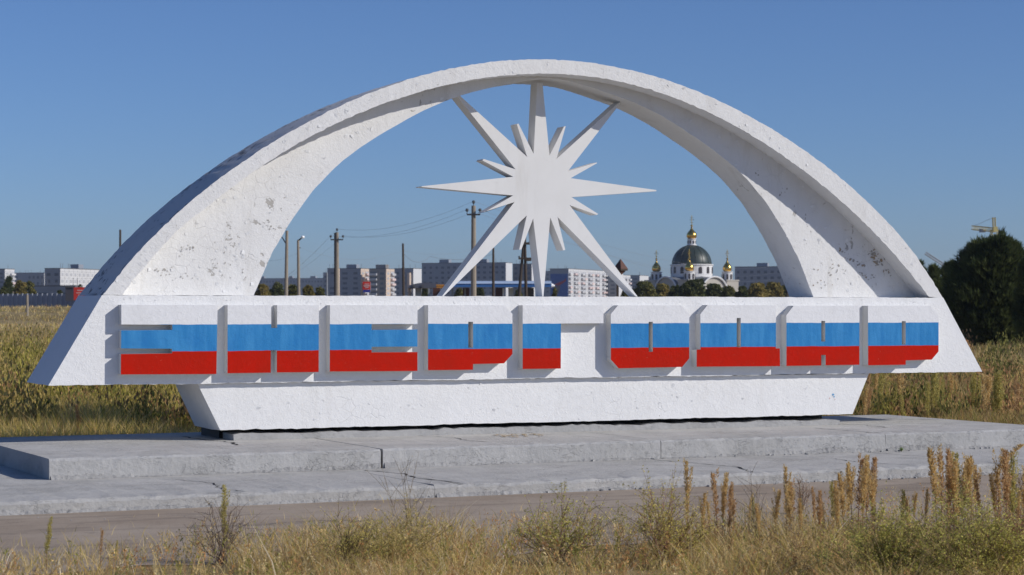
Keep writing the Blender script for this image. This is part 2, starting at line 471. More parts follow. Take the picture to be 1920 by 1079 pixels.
crack([(7.2, 27.6, Z1 + .006), (7.5, 26.8, Z1 + .006), (7.3, 26.0, Z1 + .006), (7.45, 25.4, Z1 + .006)], .02, 12, lows[0])
crack([(19.9, 31.4, Z2 + .006), (20.2, 30.4, Z2 + .006), (20.1, 29.6, Z2 + .006)], .02, 13, ups[3])
# patches: bare mortar, rust coloured brick bits, moss tuft
pt = MB()
for i in range(46):
    a, rr = random.uniform(0, 6.28), random.random() ** .5
    p = Vector((13.55 + math.cos(a) * rr * .42, 30.2 + math.sin(a) * rr * .45, Z2 + .008))
    s = random.uniform(.015, .05); rot = random.uniform(0, 6.28)
    q = [p + Vector((math.cos(rot + t) * s, math.sin(rot + t) * s * 1.3, random.uniform(.001, .012))) for t in (0, 1.4, 3.0, 4.6)]
    pt.quad(*q)
o = pt.build('sand_patch', flat('ochre_sand', (.42, .30, .16), .95, .3, 6), ups[1]); o['kind'] = 'stuff'

# ------------------------------------------------------------------ the monument
MX, Y0 = 15.05, 32.0
T_RIM, REC, T_WEB = 1.70, .42, .82
mon = thing('monument', 'white concrete entrance monument with great arch, star and raised striped letters on the platform', 'monument', (MX, 32.8, Z2))

OUT = [(22.755, 2.642), (22.131, 3.438), (21.492, 4.054), (20.831, 4.579), (20.168, 5.025), (19.511, 5.405), (18.861, 5.727), (18.216, 5.998), (17.573, 6.219), (16.930, 6.391), (16.285, 6.513), (15.638, 6.586), (14.990, 6.608), (14.341, 6.579), (13.693, 6.498), (13.045, 6.366), (12.399, 6.183), (11.753, 5.948), (11.105, 5.661), (10.454, 5.320), (9.796, 4.919), (9.133, 4.450), (8.471, 3.901), (7.830, 3.260), (7.330, 2.642)]
INN = [(22.462, 2.642), (21.848, 3.281), (21.250, 3.821), (20.657, 4.291), (20.073, 4.701), (19.496, 5.059), (18.927, 5.371), (18.361, 5.641), (17.796, 5.870), (17.228, 6.058), (16.656, 6.203), (16.081, 6.303), (15.503, 6.358), (14.924, 6.368), (14.345, 6.335), (13.767, 6.260), (13.190, 6.146), (12.611, 5.993), (12.029, 5.800), (11.444, 5.565), (10.856, 5.282), (10.265, 4.948), (9.670, 4.558), (9.069, 4.109), (8.445, 3.599), (7.86, 2.95), (7.62, 2.642)]
WEB = [(5.21, 2.642), (5.05, 3.0), (4.9, 3.33), (4.82, 3.46), (4.60, 3.82), (4.27, 4.27), (4.12, 4.44), (3.73, 4.82), (3.21, 5.19), (2.70, 5.49), (2.25, 5.73), (1.70, 5.96), (1.09, 6.14), (.55, 6.27), (0, 6.345)]
WEB = [(MX + u, z) for u, z in WEB] + [(MX - u, z) for u, z in WEB[-2::-1]]
def resample(P, n):
    """Catmull-Rom through the points, n samples evenly by length"""
    P = [Vector((a, b)) for a, b in P]; D = []
    for i in range(len(P) - 1):
        p0, p1, p2, p3 = P[max(i - 1, 0)], P[i], P[i + 1], P[min(i + 2, len(P) - 1)]
        for k in range(12):
            t = k / 12
            D.append(.5 * ((2 * p1) + (p2 - p0) * t + (2 * p0 - 5 * p1 + 4 * p2 - p3) * t * t + (3 * p1 - p0 - 3 * p2 + p3) * t ** 3))
    D.append(P[-1]); L = [0]
    for a, b in zip(D, D[1:]): L.append(L[-1] + (b - a).length)
    out = []; j = 0
    for i in range(n):
        s = L[-1] * i / (n - 1)
        while j < len(D) - 2 and L[j + 1] < s: j += 1
        out.append(D[j].lerp(D[j + 1], (s - L[j]) / max(1e-9, L[j + 1] - L[j])))
    return out
def ring(name, A, B, y0, y1, mat, jit, seed, n=260, ny=6):
    a, b = resample(A, n), resample(B, n)
    mb = MB()
    a = a[::-1]; b = b[::-1]
    band(mb, [(p.x, q.x) for p, q in zip(a, b)], [p.y for p in a], [q.y for q in b], y0, y1, jit, seed, ny=ny, topmi=1 if isinstance(mat, list) else 0)
    return mb.build(name, mat, mon, True)
ring('arch_rim', OUT, INN, Y0, Y0 + T_RIM, [M['rim'], M['rim_top']], .0042, 5)
wa, wb = resample(INN, 200), resample(WEB, 200)
wa = [(p.x + (p - Vector((MX, 1.5))).normalized().x * .08, p.y + (p - Vector((MX, 1.5))).normalized().y * .08) for p in wa]
wa[0] = (wa[0][0], 2.642); wa[-1] = (wa[-1][0], 2.642)
ring('arch_web', wa, [(p.x, p.y) for p in wb], Y0 + REC, Y0 + REC + T_WEB, M['web'], .0016, 9, 200, 2)
# beam: the long sign board
def beam():
    mb = MB(); n = 190
    xt = [7.315 + (22.765 - 7.315) * i / n for i in range(n + 1)]
    xb = [6.50 + (23.62 - 6.50) * i / n for i in range(n + 1)]
    zt = [2.637 + wob(x, 31, .002, 1.1) for x in xt]
    zb = [1.264 + (x - 6.5) / 17.1 * .017 + wob(x, 33, .003, 1.3) for x in xb]
    band(mb, list(zip(xt, xb)), zt, zb, Y0, Y0 + T_RIM, .003, 12, ny=4)
    return mb.build('sign_beam', M['beam'], mon, True)
beam()
def pedestal():
    mb = MB(); n = 120
    xt = [8.83 + (21.215 - 8.83) * i / n for i in range(n + 1)]
    xb = [9.195 + (20.865 - 9.195) * i / n for i in range(n + 1)]
    zt = [1.262 + (x - 6.5) / 17.1 * .012 for x in xt]
    zb = [.525 + (x - 9.2) / 11.7 * .022 + wob(x, 41, .002, 1.7) for x in xb]
    band(mb, list(zip(xt, xb)), zt, zb, Y0 + .09, Y0 + 1.55, .004, 14, ny=3)
    mb.build('pedestal', M['pedestal'], mon, True)
    mb = MB(); xs = [9.36 + (20.62 - 9.36) * i / 80 for i in range(81)]
    band(mb, [(x, x) for x in xs], [.523 + (x - 9.2) / 11.7 * .02 for x in xs], [.352] * 81, Y0 + .72, Y0 + 1.75, .003, 15)
    mb.build('pedestal_base', M['black'], mon)
    mb = MB(); xs = [9.42 + (20.6 - 9.42) * i / 110 for i in range(111)]      # lumpy mortar fillet at the foot
    band(mb, [(x, x) for x in xs], [.462 + wob(x, 47, .007, 3) + random.gauss(0, .004) for x in xs], [.345] * 111, Y0 + .085, Y0 + .74, .007, 16)
    mb.build('mortar_fillet', M['step'], mon)
pedestal()

def prism(mb, loops, y0, y1, mf=0, ms=0, back=True):
    """extrude polygon loops (first = outline, others = holes) given as (x, z) from y0 to y1"""
    L3 = [[Vector((x, z, 0)) for x, z in lp] for lp in loops]
    tri = tessellate_polygon(L3); P = [p for lp in loops for p in lp]
    fr = [(x, y0, z) for x, z in P]; bk = [(x, y1, z) for x, z in P]
    def face(t, flip):
        a, b, c = (Vector(P[i]) for i in t)
        area = (b.x - a.x) * (c.y - a.y) - (b.y - a.y) * (c.x - a.x)
        t = tuple(t) if area > 0 else (t[0], t[2], t[1])
        return t if not flip else t[::-1]
    mb.add(fr, [face(t, False) for t in tri], mf)
    if back: mb.add(bk, [face(t, True) for t in tri], ms)
    for li, lp in enumerate(loops):
        area = sum(lp[i][0] * lp[(i + 1) % len(lp)][1] - lp[(i + 1) % len(lp)][0] * lp[i][1] for i in range(len(lp)))
        q = lp if (area > 0) == (li == 0) else lp[::-1]
        for i in range(len(q)):
            a, b = q[i], q[(i + 1) % len(q)]
            mb.quad((b[0], y0, b[1]), (a[0], y0, a[1]), (a[0], y1, a[1]), (b[0], y1, b[1]), ms)

# letters: outlines taken on the plane of their fronts
YF = Y0 - .18
def L(pts, sc=1.0, ox=0, oy=0):
    out = []
    for x, y in pts:
        p = on_y(x / sc + ox, y / sc + oy, YF); out.append((p.x, p.z))
    return out
A5, A6, A7, A8 = (4.0, 180, 540), (4.0, 640, 540), (5.053, 1100, 540), (4.571, 1440, 540)
ZT, ZBm = 2.4975, 1.424
LET = [
 ('Э', [L([(190, 127), (912, 128), (903, 647), (186, 650), (187, 497), (571, 492), (571, 457), (188, 455), (189, 320), (573, 316), (573, 277), (190, 275)], *A5)]),
 ('Н', [L([(987, 130), (1314, 130), (1314, 301), (1359, 301), (1359, 130), (1672, 130), (1670, 632), (1356, 635), (1356, 468), (1311, 468), (1311, 637), (986, 641)], *A5)]),
 ('Е', [L([(475, 130)], *A5)[:0] + L([(-85, 130), (571, 130), (571, 272), (227, 273), (227, 316), (571, 313), (571, 441), (227, 443), (227, 484), (571, 482), (571, 624), (-87, 628)], *A6)]),
 ('Р', [L([(651, 130), (1220, 130), (1283, 195), (1283, 497), (1220, 567), (988, 572), (987, 615), (650, 618)], *A6), L([(952, 255), (988, 255), (988, 450), (952, 450)], *A6)]),
 ('Г', [L([(1360, 131), (1966, 131), (1966, 266), (1647, 268), (1646, 606), (1360, 609)], *A6)]),
 ('О', [L([(298, 166), (895, 166), (972, 250), (972, 668), (905, 750), (303, 763), (229, 680), (229, 249)], *A7), L([(588, 322), (626, 322), (626, 606), (588, 606)], *A7)]),
 ('Д', [L([(1146, 163), (1794, 165), (1793, 574), (1830, 574), (1832, 742), (1042, 748), (1042, 586), (1078, 585), (1078, 250)], *A7), L([(1422, 286), (1460, 286), (1460, 563), (1422, 563)], *A7)]),
 ('А', [L([(221, 153), (784, 153), (783, 660), (494, 664), (494, 576), (456, 576), (456, 666), (158, 670), (158, 235)], *A8), L([(457, 284), (490, 284), (490, 461), (457, 461)], *A8)]),
 ('Р', [L([(857, 153), (1392, 153), (1462, 232), (1462, 545), (1403, 616), (1181, 622), (1180, 660), (858, 664)], *A8), L([(1147, 286), (1180, 286), (1180, 488), (1147, 488)], *A8)]),
]
for i, (ch, loops) in enumerate(LET):
    mb = MB(); prism(mb, loops, YF, Y0 + .004, 0, 1, False)
    o = mb.build('letter', [M['letter'], M['side']], mon)
    nth = ['first', 'second', 'third', 'fourth', 'fifth', 'sixth', 'seventh', 'eighth', 'ninth'][i]
    o['label'] = 'raised letter %s with white, blue and red bands, %s of nine on the beam' % (ch, nth)

# star: sixteen rays cut from one thick plate
def star():
    k = (2.248, 760, 100); ys = 32.715
    P = lambda pts: [(lambda p: (p.x, p.z))(on_y(x / k[0] + k[1], y / k[0] + k[2], ys)) for x, y in pts]
    pts = P([(556, 128), (578, 128), (608, 432), (669, 309), (676, 308), (637, 446), (897, 211), (912, 204), (685, 498), (806, 461), (808, 464), (697, 527),
             (1058, 577), (1058, 582), (700, 607), (813, 678), (808, 682), (692, 640), (979, 1026), (972, 1026), (641, 690), (674, 829), (666, 832), (611, 692), (582, 1026), (578, 1026),
             (539, 697), (489, 828), (480, 828), (512, 684), (160, 1026), (154, 1026), (460, 628), (336, 668), (331, 672), (455, 600), (69, 564), (69, 561), (455, 521), (325, 452), (330, 446),
             (465, 490), (210, 172), (222, 172), (514, 438), (470, 300), (477, 297), (541, 425)])
    mb = MB(); prism(mb, [pts], ys, ys + .27)
    mb.build('star', M['star'], mon)
star()

# blisters and flakes of loose paint standing off the plaster
def flakes():
    mb = MB(); r = random.Random(5)
    iw = [(p.x, p.y) for p in wb]; ir = [(p.x, p.y) for p in resample(INN, 200)]
    def flake(p, s, up=1):
        a = r.uniform(0, 6.28); n = 5
        q = []
        tx, tz = r.uniform(-.5, .5), r.uniform(.1, .6)
        for kk in range(n):
            t = a + kk * 6.28 / n + r.uniform(-.4, .4); rr = s * r.uniform(.5, 1.2)
            dx, dz = math.cos(t) * rr * 1.2, math.sin(t) * rr
            q.append(Vector((p.x + dx, p.y - .003 - .5 * max(0, dx * tx + (dz + s * .6) * tz * .8), p.z + dz)))
        mb.add(q, [(0, 1, 2, 3, 4)])
    cnt = 0
    while cnt < 130:                                  # left and right web, thickest low down
        i = int(r.random() ** 1.7 * 95); side = r.random() < .6
        i = 199 - i if side else i
        t = r.random(); a, b = Vector(iw[i]), Vector(ir[i]); q = a.lerp(b, t)
        if q.y < 2.66 or r.random() > 1.25 - (q.y - 2.6) / 3.2: continue
        flake(Vector((q.x, Y0 + REC, q.y)), r.choice((.012, .018, .025, .035))); cnt += 1
    for _ in range(60):
        x = r.choice((10.6, 12.1, 13.3, 15.2, 17.4, 19.6)) + r.gauss(0, .55); z = min(1.2, max(.58, r.gauss(.9, .2)))
        if not 9.3 < x < 20.8: continue
        flake(Vector((x, Y0 + .09, z)), r.choice((.008, .012, .02, .028)))
    io = [(p.x, p.y) for p in resample(OUT, 200)]
    for _ in range(70):
        i = int(r.uniform(2, 198)); q = Vector(io[i]).lerp(Vector(ir[i]), r.uniform(.05, .95)); flake(Vector((q.x, Y0, q.y)), r.choice((.008, .014, .02, .03)))
    for _ in range(90):
        x = r.uniform(7.4, 22.6); flake(Vector((x, Y0, r.uniform(2.51, 2.62))), r.choice((.006, .01, .016)))
    o = mb.build('paint_flake', M['beam'], mon); o['kind'] = 'stuff'
flakes()
def bare_patches():
    """places where the paint has gone and old brown render shows"""
    r = random.Random(8); Y = Y0 + REC - .004
    specs = [(1640, 478, 9, 16, 6), (1646, 492, 8, 8, 4), (1612, 497, 14, 8, 6), (1592, 486, 10, 6, 4), (1580, 470, 12, 12, 5), (1668, 512, 12, 10, 5), (1560, 505, 26, 14, 7), (1540, 530, 26, 10, 6), (1625, 520, 20, 12, 7), (1470, 360, 14, 10, 3), (1420, 330, 12, 10, 3),
             (350, 470, 26, 14, 9), (300, 505, 30, 14, 7), (420, 500, 40, 20, 9), (330, 520, 40, 12, 8), (505, 425, 14, 12, 4)]
    mb = MB()
    for x, y, dx, dy, n in specs:
        for i in range(n * 2):
            cx_, cy_ = x + r.gauss(0, dx * .5), y + r.gauss(0, dy * .5)
            if x > 1500 and cx_ > 1735: continue
            k = r.randint(6, 9); s0 = r.uniform(.5, 1.9) if x < 1550 else (r.uniform(1.2, 3.6) if x in (1640, 1646) else r.uniform(.5, 2.3)); a0 = r.uniform(0, 6.28); el = r.uniform(.4, 1.0)
            P = []
            for j in range(k):
                t = 6.283 * j / k; q = s0 * r.uniform(.35, 1.6); u, v = math.cos(t) * q, math.sin(t) * q * el
                P.append(on_y(cx_ + u * math.cos(a0) - v * math.sin(a0), cy_ + u * math.sin(a0) + v * math.cos(a0), Y - .0004 * i))
            if r.random() < .62 or x < 1500: mi = 0
            else: mi = 1
            mb.add(P[::-1], [tuple(range(k))], mi)
    o = mb.build('bare_render', [flat('old_grey_render', (.38, .36, .33), .95, .25, 9), flat('old_brown_render', (.36, .28, .20), .95, .25, 9)], mon); o['kind'] = 'stuff'
    mb = MB(); Y = Y0 + .085
    for x, y, s0, mi in ((1562, 740, 2.4, 0), (1564, 744, 1.3, 0), (1556, 747, 1.2, 1), (1566, 749, 1.0, 1)):
        mb.add([on_y(x + math.cos(-t) * s0 * r.uniform(.5, 1.2), y + math.sin(-t) * s0 * r.uniform(.7, 1.5), Y) for t in (0, 1, 2, 3, 4.1, 5.2)][::-1], [tuple(range(6))], mi)
    o = mb.build('paint_spot', [flat('blue_spot', (.10, .32, .55), .7), flat('pink_spot', (.62, .36, .33), .7)], mon); o['kind'] = 'stuff'
bare_patches()
# the outlines above were measured on a sight plane 32 m off; the sign itself stands a little nearer, where its shadow meets the platform as it should
NEAR = .9625
mon.location = CAM + (mon.location - CAM) * NEAR
mon.scale = (NEAR,) * 3

# ------------------------------------------------------------------ far buildings
RH = Vector((RT.x, RT.y, 0)); DH = Vector((math.sin(YAW), math.cos(YAW), 0))
def vd(r, d, z=0.0):
    """point r metres right of and d metres along the view axis"""
    return RH * r + DH * d + Vector((0, 0, z))
def mat_wall(name, col, var=.1): return flat(name, col, .85, var, .12)
W = {
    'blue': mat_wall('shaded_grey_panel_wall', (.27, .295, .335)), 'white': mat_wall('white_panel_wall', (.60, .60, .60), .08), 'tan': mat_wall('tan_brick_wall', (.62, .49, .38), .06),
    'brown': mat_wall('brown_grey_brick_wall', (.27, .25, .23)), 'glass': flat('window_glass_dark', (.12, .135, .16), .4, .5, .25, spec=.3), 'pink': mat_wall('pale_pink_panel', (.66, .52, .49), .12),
    'roof': mat_wall('roof_felt', (.12, .12, .125)), 'joint': mat_wall('panel_joint_mortar', (.24, .245, .26)), 'balc': mat_wall('balcony_panel', (.50, .50, .51), .3),
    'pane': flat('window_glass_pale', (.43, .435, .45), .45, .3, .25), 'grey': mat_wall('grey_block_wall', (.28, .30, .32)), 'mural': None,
}
def mural_mat():
    m, t, b = new_mat('painted_end_wall', .8, .2); k = NB(t); v = k.obj()
    n = k.noise(v, .25, 4, .6); n2 = k.noise(k.n('ShaderNodeMapping', {'Vector': v, 'Scale': (.5, .5, 1.6)}).outputs[0], .35, 3)
    c = k.mix(n, (.03, .07, .26), (.07, .16, .40))
    c = k.mix(k.math('MULTIPLY', k.step(n2, .60, .66), .5), c, (.20, .30, .50))
    t.links.new(c, b.inputs['Base Color']); return m
W['mural'] = mural_mat()
W['red'] = flat('red_sign_paint', (.62, .045, .03), .5, .08); W['signblue'] = flat('blue_sign_paint', (.03, .05, .30), .5, .1); W['signwhite'] = flat('white_sign_paint', (.8, .8, .8), .5, .05)
def building(label, xl, xc, xr, yt, D, floors=9, left='blue', right='white', ang=20, lw=True, rw=False, balc=None, boxes=0, bay=3.3, group=None, cat='apartment block', name='apartment_block', strips=()):
    a = R(ang); ca, sa = math.cos(a), math.sin(a)
    tc, tl, tr = ((x - CX) / F for x in (xc, xl, xr))
    rc = D * tc
    L1 = (rc - D * tl) / (ca + tl * sa); L2 = (D * tr - rc) / (sa - tr * ca)
    L2 = max(L2, 4.0) if xr > xc + .5 else 11.0
    g0 = 2.2; top = at(xc, yt, D).z
    c0 = vd(rc, D, 0)
    e1 = -RH * ca + DH * sa            # along the left face, away from the corner
    e2 = RH * sa + DH * ca             # along the right face
    n1 = -RH * sa - DH * ca; n2 = RH * ca - DH * sa
    t = thing(name, label, cat, (c0.x, c0.y, g0), group)
    Z = Vector((0, 0, 1))
    mb = MB()
    A, B, Cc, Dd = c0 + e1 * L1, c0, c0 + e2 * L2, c0 + e1 * L1 + e2 * L2
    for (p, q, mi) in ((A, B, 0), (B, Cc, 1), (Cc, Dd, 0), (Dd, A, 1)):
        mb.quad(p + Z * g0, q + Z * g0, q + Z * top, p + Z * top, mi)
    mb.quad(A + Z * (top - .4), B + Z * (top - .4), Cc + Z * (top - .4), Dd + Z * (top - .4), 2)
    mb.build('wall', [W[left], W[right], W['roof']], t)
    h = (top - g0 - 1.2) / floors
    r = random.Random(int(xl * 7 + xc))
    def grid(o, e, nrm, Lg, nm, skip=0.0, cols=None, bal=None):
        if Lg < 3: return
        nb = max(1, int(Lg / bay)); st = Lg / nb
        win = MB(); bl = MB(); jn = MB()
        for i in range(nb):
            for f in range(floors):
                p = o + e * (st * (i + .5)) + Z * (g0 + h * (f + .55)); 
                if bal and i % bal[0] in bal[1]:
                    bl.box(p + nrm * .55 - Z * h * .18, st * .86, 1.1, h * .42, e, nrm, r.choice((0, 0, 1, 2)))
                    win.box(p + nrm * .03 + Z * h * .16, st * .8, .1, h * .38, e, nrm)
                elif r.random() > skip:
                    win.box(p + nrm * .03, st * r.choice((.38, .5, .5)), .1, h * .46, e, nrm)
            jn.box(o + e * (st * (i + 1)) + nrm * .01 + Z * ((g0 + top) / 2), .09, .05, top - g0 - .1, e, nrm)
        for f in range(1, floors + 1):
            jn.box(o + e * (Lg / 2) + nrm * .01 + Z * (g0 + h * f), Lg - .1, .04, .09, e, nrm)
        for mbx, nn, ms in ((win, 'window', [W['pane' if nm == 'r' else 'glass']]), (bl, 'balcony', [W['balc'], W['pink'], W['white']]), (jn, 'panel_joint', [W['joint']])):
            if mbx.v: mbx.build(nn, ms, t)['kind'] = 'stuff'
    if lw: grid(c0, e1, n1, L1, 'l', .05, bal=balc if lw == 'b' else None)
    if rw: grid(c0, e2, n2, L2, 'r', .05, bal=balc)
    pr = MB()
    for p, q, e, nn, Lg in ((A, B, e1, n1, L1), (B, Cc, e2, n2, L2)):
        pr.box((p + q) / 2 + Z * (top + .12) - nn * .1, Lg + .3, .35, .3, e, nn)
    pr.build('parapet', W['roof'], t)
    for i in range(boxes):
        u = (i + .5 + r.uniform(-.15, .15)) / boxes
        b = MB(); b.box(c0 + e1 * (L1 * u) + e2 * (L2 * .5) + Z * (top + 1.0), r.uniform(3, 6), 4, 2.4, e1, e2); b.build('roof_housing', W[left], t)
    ant = MB()
    for i in range(r.randint(2, 5)):
        p = c0 + e1 * (L1 * r.random()) + e2 * (L2 * r.random() * .6); ant.box(p + Z * (top + 1.1), .12, .12, 2.6)
    ant.build('aerial', W['roof'], t)['kind'] = 'stuff'
    for xs, ys0, ys1, mt in strips:       # lit stair-well panels standing proud of the shaded face
        tx = (xs - CX) / F; u = (rc - D * tx) / (ca + tx * sa)
        b = MB(); z1, z0 = at(xs, ys0, D + u * sa).z, at(xs, ys1, D + u * sa).z
        b.box(c0 + e1 * u + n1 * 1.0 + Z * (z0 + z1) / 2, 1.4, 2.0, z1 - z0, e1, n1); b.build('stair_panel', W[mt], t)
    return t, (c0, e1, e2, n1, n2, L1, L2, top, g0)
G9 = 'town blocks beyond the field'
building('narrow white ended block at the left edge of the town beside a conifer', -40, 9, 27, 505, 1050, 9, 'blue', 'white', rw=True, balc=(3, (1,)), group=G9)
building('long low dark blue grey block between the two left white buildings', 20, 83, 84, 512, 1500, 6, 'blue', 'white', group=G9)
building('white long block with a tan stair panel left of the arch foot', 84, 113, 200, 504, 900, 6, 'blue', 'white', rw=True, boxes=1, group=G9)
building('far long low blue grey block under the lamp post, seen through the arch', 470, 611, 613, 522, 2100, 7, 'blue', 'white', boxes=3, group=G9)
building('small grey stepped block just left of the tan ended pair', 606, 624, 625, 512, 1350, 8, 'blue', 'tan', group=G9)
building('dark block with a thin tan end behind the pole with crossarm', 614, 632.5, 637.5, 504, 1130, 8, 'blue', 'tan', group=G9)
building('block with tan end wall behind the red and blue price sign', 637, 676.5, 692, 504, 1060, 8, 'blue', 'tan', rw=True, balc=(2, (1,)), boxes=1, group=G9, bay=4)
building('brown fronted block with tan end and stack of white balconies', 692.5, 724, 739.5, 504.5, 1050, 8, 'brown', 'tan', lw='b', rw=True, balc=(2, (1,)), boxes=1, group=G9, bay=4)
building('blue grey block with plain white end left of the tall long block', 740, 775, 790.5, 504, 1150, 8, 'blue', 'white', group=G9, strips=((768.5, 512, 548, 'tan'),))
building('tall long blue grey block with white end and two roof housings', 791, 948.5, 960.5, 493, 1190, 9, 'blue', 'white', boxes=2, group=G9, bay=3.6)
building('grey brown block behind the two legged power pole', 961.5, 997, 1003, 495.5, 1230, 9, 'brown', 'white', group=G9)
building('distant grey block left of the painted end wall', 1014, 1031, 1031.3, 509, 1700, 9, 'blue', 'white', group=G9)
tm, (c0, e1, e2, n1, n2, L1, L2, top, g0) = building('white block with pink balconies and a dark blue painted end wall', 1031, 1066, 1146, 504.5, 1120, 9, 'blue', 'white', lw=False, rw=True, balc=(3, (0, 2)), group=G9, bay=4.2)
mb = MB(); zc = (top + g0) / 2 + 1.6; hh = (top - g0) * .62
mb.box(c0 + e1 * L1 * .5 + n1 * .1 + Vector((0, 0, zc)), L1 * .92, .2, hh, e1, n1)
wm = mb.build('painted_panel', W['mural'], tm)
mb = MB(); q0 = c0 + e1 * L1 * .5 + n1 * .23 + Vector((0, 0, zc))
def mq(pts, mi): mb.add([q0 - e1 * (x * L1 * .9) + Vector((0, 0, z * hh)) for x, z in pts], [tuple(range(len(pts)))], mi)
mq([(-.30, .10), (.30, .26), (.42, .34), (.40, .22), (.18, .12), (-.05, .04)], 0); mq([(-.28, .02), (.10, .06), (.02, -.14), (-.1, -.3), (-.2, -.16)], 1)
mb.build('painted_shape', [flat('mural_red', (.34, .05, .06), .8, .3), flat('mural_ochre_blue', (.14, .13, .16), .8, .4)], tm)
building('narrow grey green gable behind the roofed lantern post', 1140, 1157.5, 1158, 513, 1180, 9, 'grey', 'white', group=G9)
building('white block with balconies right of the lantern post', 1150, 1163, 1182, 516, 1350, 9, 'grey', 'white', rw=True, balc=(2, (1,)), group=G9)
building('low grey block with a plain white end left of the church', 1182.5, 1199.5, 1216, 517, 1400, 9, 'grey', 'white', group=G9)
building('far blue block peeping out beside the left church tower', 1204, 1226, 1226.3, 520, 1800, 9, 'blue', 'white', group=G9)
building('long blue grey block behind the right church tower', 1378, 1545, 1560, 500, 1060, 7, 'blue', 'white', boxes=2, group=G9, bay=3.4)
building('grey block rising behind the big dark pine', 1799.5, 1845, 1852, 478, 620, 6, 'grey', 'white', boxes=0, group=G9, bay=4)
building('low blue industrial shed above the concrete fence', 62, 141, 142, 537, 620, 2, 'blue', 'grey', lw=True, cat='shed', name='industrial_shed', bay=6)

# concrete panel fence at the left, with its posts
fn = thing('panel_fence', 'dark blue grey concrete panel fence along the far edge of the left field', 'fence', tuple(ground_at(70, 330)))
fm = flat('fence_concrete_blue', (.30, .32, .38), .9, .25, .4); fm2 = flat('fence_post_concrete', (.33, .35, .39), .9, .2, .4)
for i in range(25):
    x0, x1 = -50 + i * 9.2, -50 + (i + 1) * 9.2
    D0, D1 = 306 - i * .31, 306 - (i + 1) * .31
    p0, p1 = ground_at(x0, D0), ground_at(x1, D1); zt = 2.4 + (583 - 551.5) / F * 303
    e = (p1 - p0); e.z = 0; ln = e.length; e.normalize(); nn = Vector((e.y, -e.x, 0))
    mb = MB(); mb.box(((p0 + p1) / 2).to_2d().to_3d() + Vector((0, 0, (zt + 2.45) / 2)), ln - .16, .10, zt - 2.45 - random.uniform(0, .12), e, nn); mb.build('fence_panel', fm, fn)
    mb = MB(); mb.box(p0.to_2d().to_3d() + nn * .05 + Vector((0, 0, (zt + 2.5) / 2)), .22, .24, zt - 2.4, e, nn); mb.build('fence_post', fm2, fn)
# red banner by the fence
rb = thing('red_billboard', 'red billboard with pale scrawl standing by the fence beside the arch foot', 'billboard', tuple(ground_at(150, 290)))
pb = at(150, 551, 290)
mb = MB(); mb.box(pb, 1.7, .12, 1.75, RH, DH); bp = mb.build('panel', W['red'], rb)
mb = MB()
for z_, l_ in ((.45, .8), (.1, 1.0), (-.2, .6)): mb.box(pb - DH * .075 + RH * (.1 - l_ * .1) + Vector((0, 0, z_)), l_, .02, .12, RH, DH)
mb.build('pale_marks', flat('pale_pink_paint', (.75, .45, .42), .6), bp)
for sx in (-.7, .7):
    mb = MB(); mb.box(pb + RH * sx + DH * .1 + Vector((0, 0, -1.2)), .12, .1, 2.6); mb.build('post', M['steel_dark'], rb)
kb = thing('dark_kiosk', 'small dark kiosk standing beside the red billboard at the fence', 'kiosk', tuple(ground_at(133, 296)))
mb = MB(); p = at(133, 552, 296); mb.box(p, 1.25, 1.4, 1.9, RH, DH); mb.build('body', flat('kiosk_dark_grey', (.075, .075, .09), .8, .3), kb)
mb = MB(); mb.box(p + Vector((0, 0, 1.0)), 1.5, 1.7, .12, RH, DH); mb.build('roof', W['roof'], kb)

# ------------------------------------------------------------------ petrol station
D = 300.0; s_ = D / F
ps = thing('petrol_station', 'petrol station with long blue canopy on thin columns seen under the star', 'petrol station', tuple(ground_at(920, D)))
blue = flat('canopy_blue', (.05, .16, .42), .4, .1); pale = flat('canopy_pale_blue', (.42, .52, .66), .45, .1)
xa, xb = 843, 1034
mb = MB(); p0, p1 = at(xa, 535.5, D), at(xb, 535.5, D)
mb.box((p0 + p1) / 2 + DH * 3, (p1 - p0).length, 6, .48, RH, DH); can = mb.build('canopy_fascia', blue, ps)
mb = MB()
for i in range(10):
    t0, t1 = i / 10 * math.pi / 2, (i + 1) / 10 * math.pi / 2
    f_ = lambda t: (-.1 + (1 - math.cos(t)) * 2.6, .24 + math.sin(t) * .42)
    (d0, z0), (d1, z1) = f_(t0), f_(t1)
    mb.quad(p0 + DH * d0 + Vector((0, 0, z0)), p1 + DH * d0 + Vector((0, 0, z0)), p1 + DH * d1 + Vector((0, 0, z1)), p0 + DH * d1 + Vector((0, 0, z1)))
mb.build('canopy_roof', pale, ps)
mb = MB(); mb.tube([p1 + DH * .6, p1 + RH * .5 + DH * .6 - Vector((0, 0, .06))], [.34, .1], 10); mb.build('canopy_end', W['signwhite'], ps)
for x in (804, 848, 872, 944, 1009):
    q = at(x, 541, D + 3); mb = MB(); mb.box(Vector((q.x, q.y, (q.z + 2.6) / 2)), .22, .22, q.z - 2.6, RH, DH); mb.build('column', W['signwhite'] if x > 900 else W['grey'], ps)
for x0, x1, c in ((812, 825, (.10, .04, .025)), (868, 880, (.12, .045, .03)), (929, 942, (.10, .04, .03)), (953, 962, (.6, .6, .58)), (985, 1001, (.07, .06, .055))):
    q0, q1 = at(x0, 550, D + 4), at(x1, 550, D + 4); mb = MB(); mb.box((q0 + q1) / 2, (q1 - q0).length, 1.0, 1.5, RH, DH); mb.build('pump_block', flat('pump_paint', c, .6, .3, 1), ps)
mb = MB(); q0, q1 = at(818, 537, D - .6), at(833, 537, D - .6); mb.box((q0 + q1) / 2, (q1 - q0).length, .2, .46, RH, DH); yb = mb.build('yellow_sign', flat('sign_orange_yellow', (.66, .30, .05), .5), ps)
mb = MB()
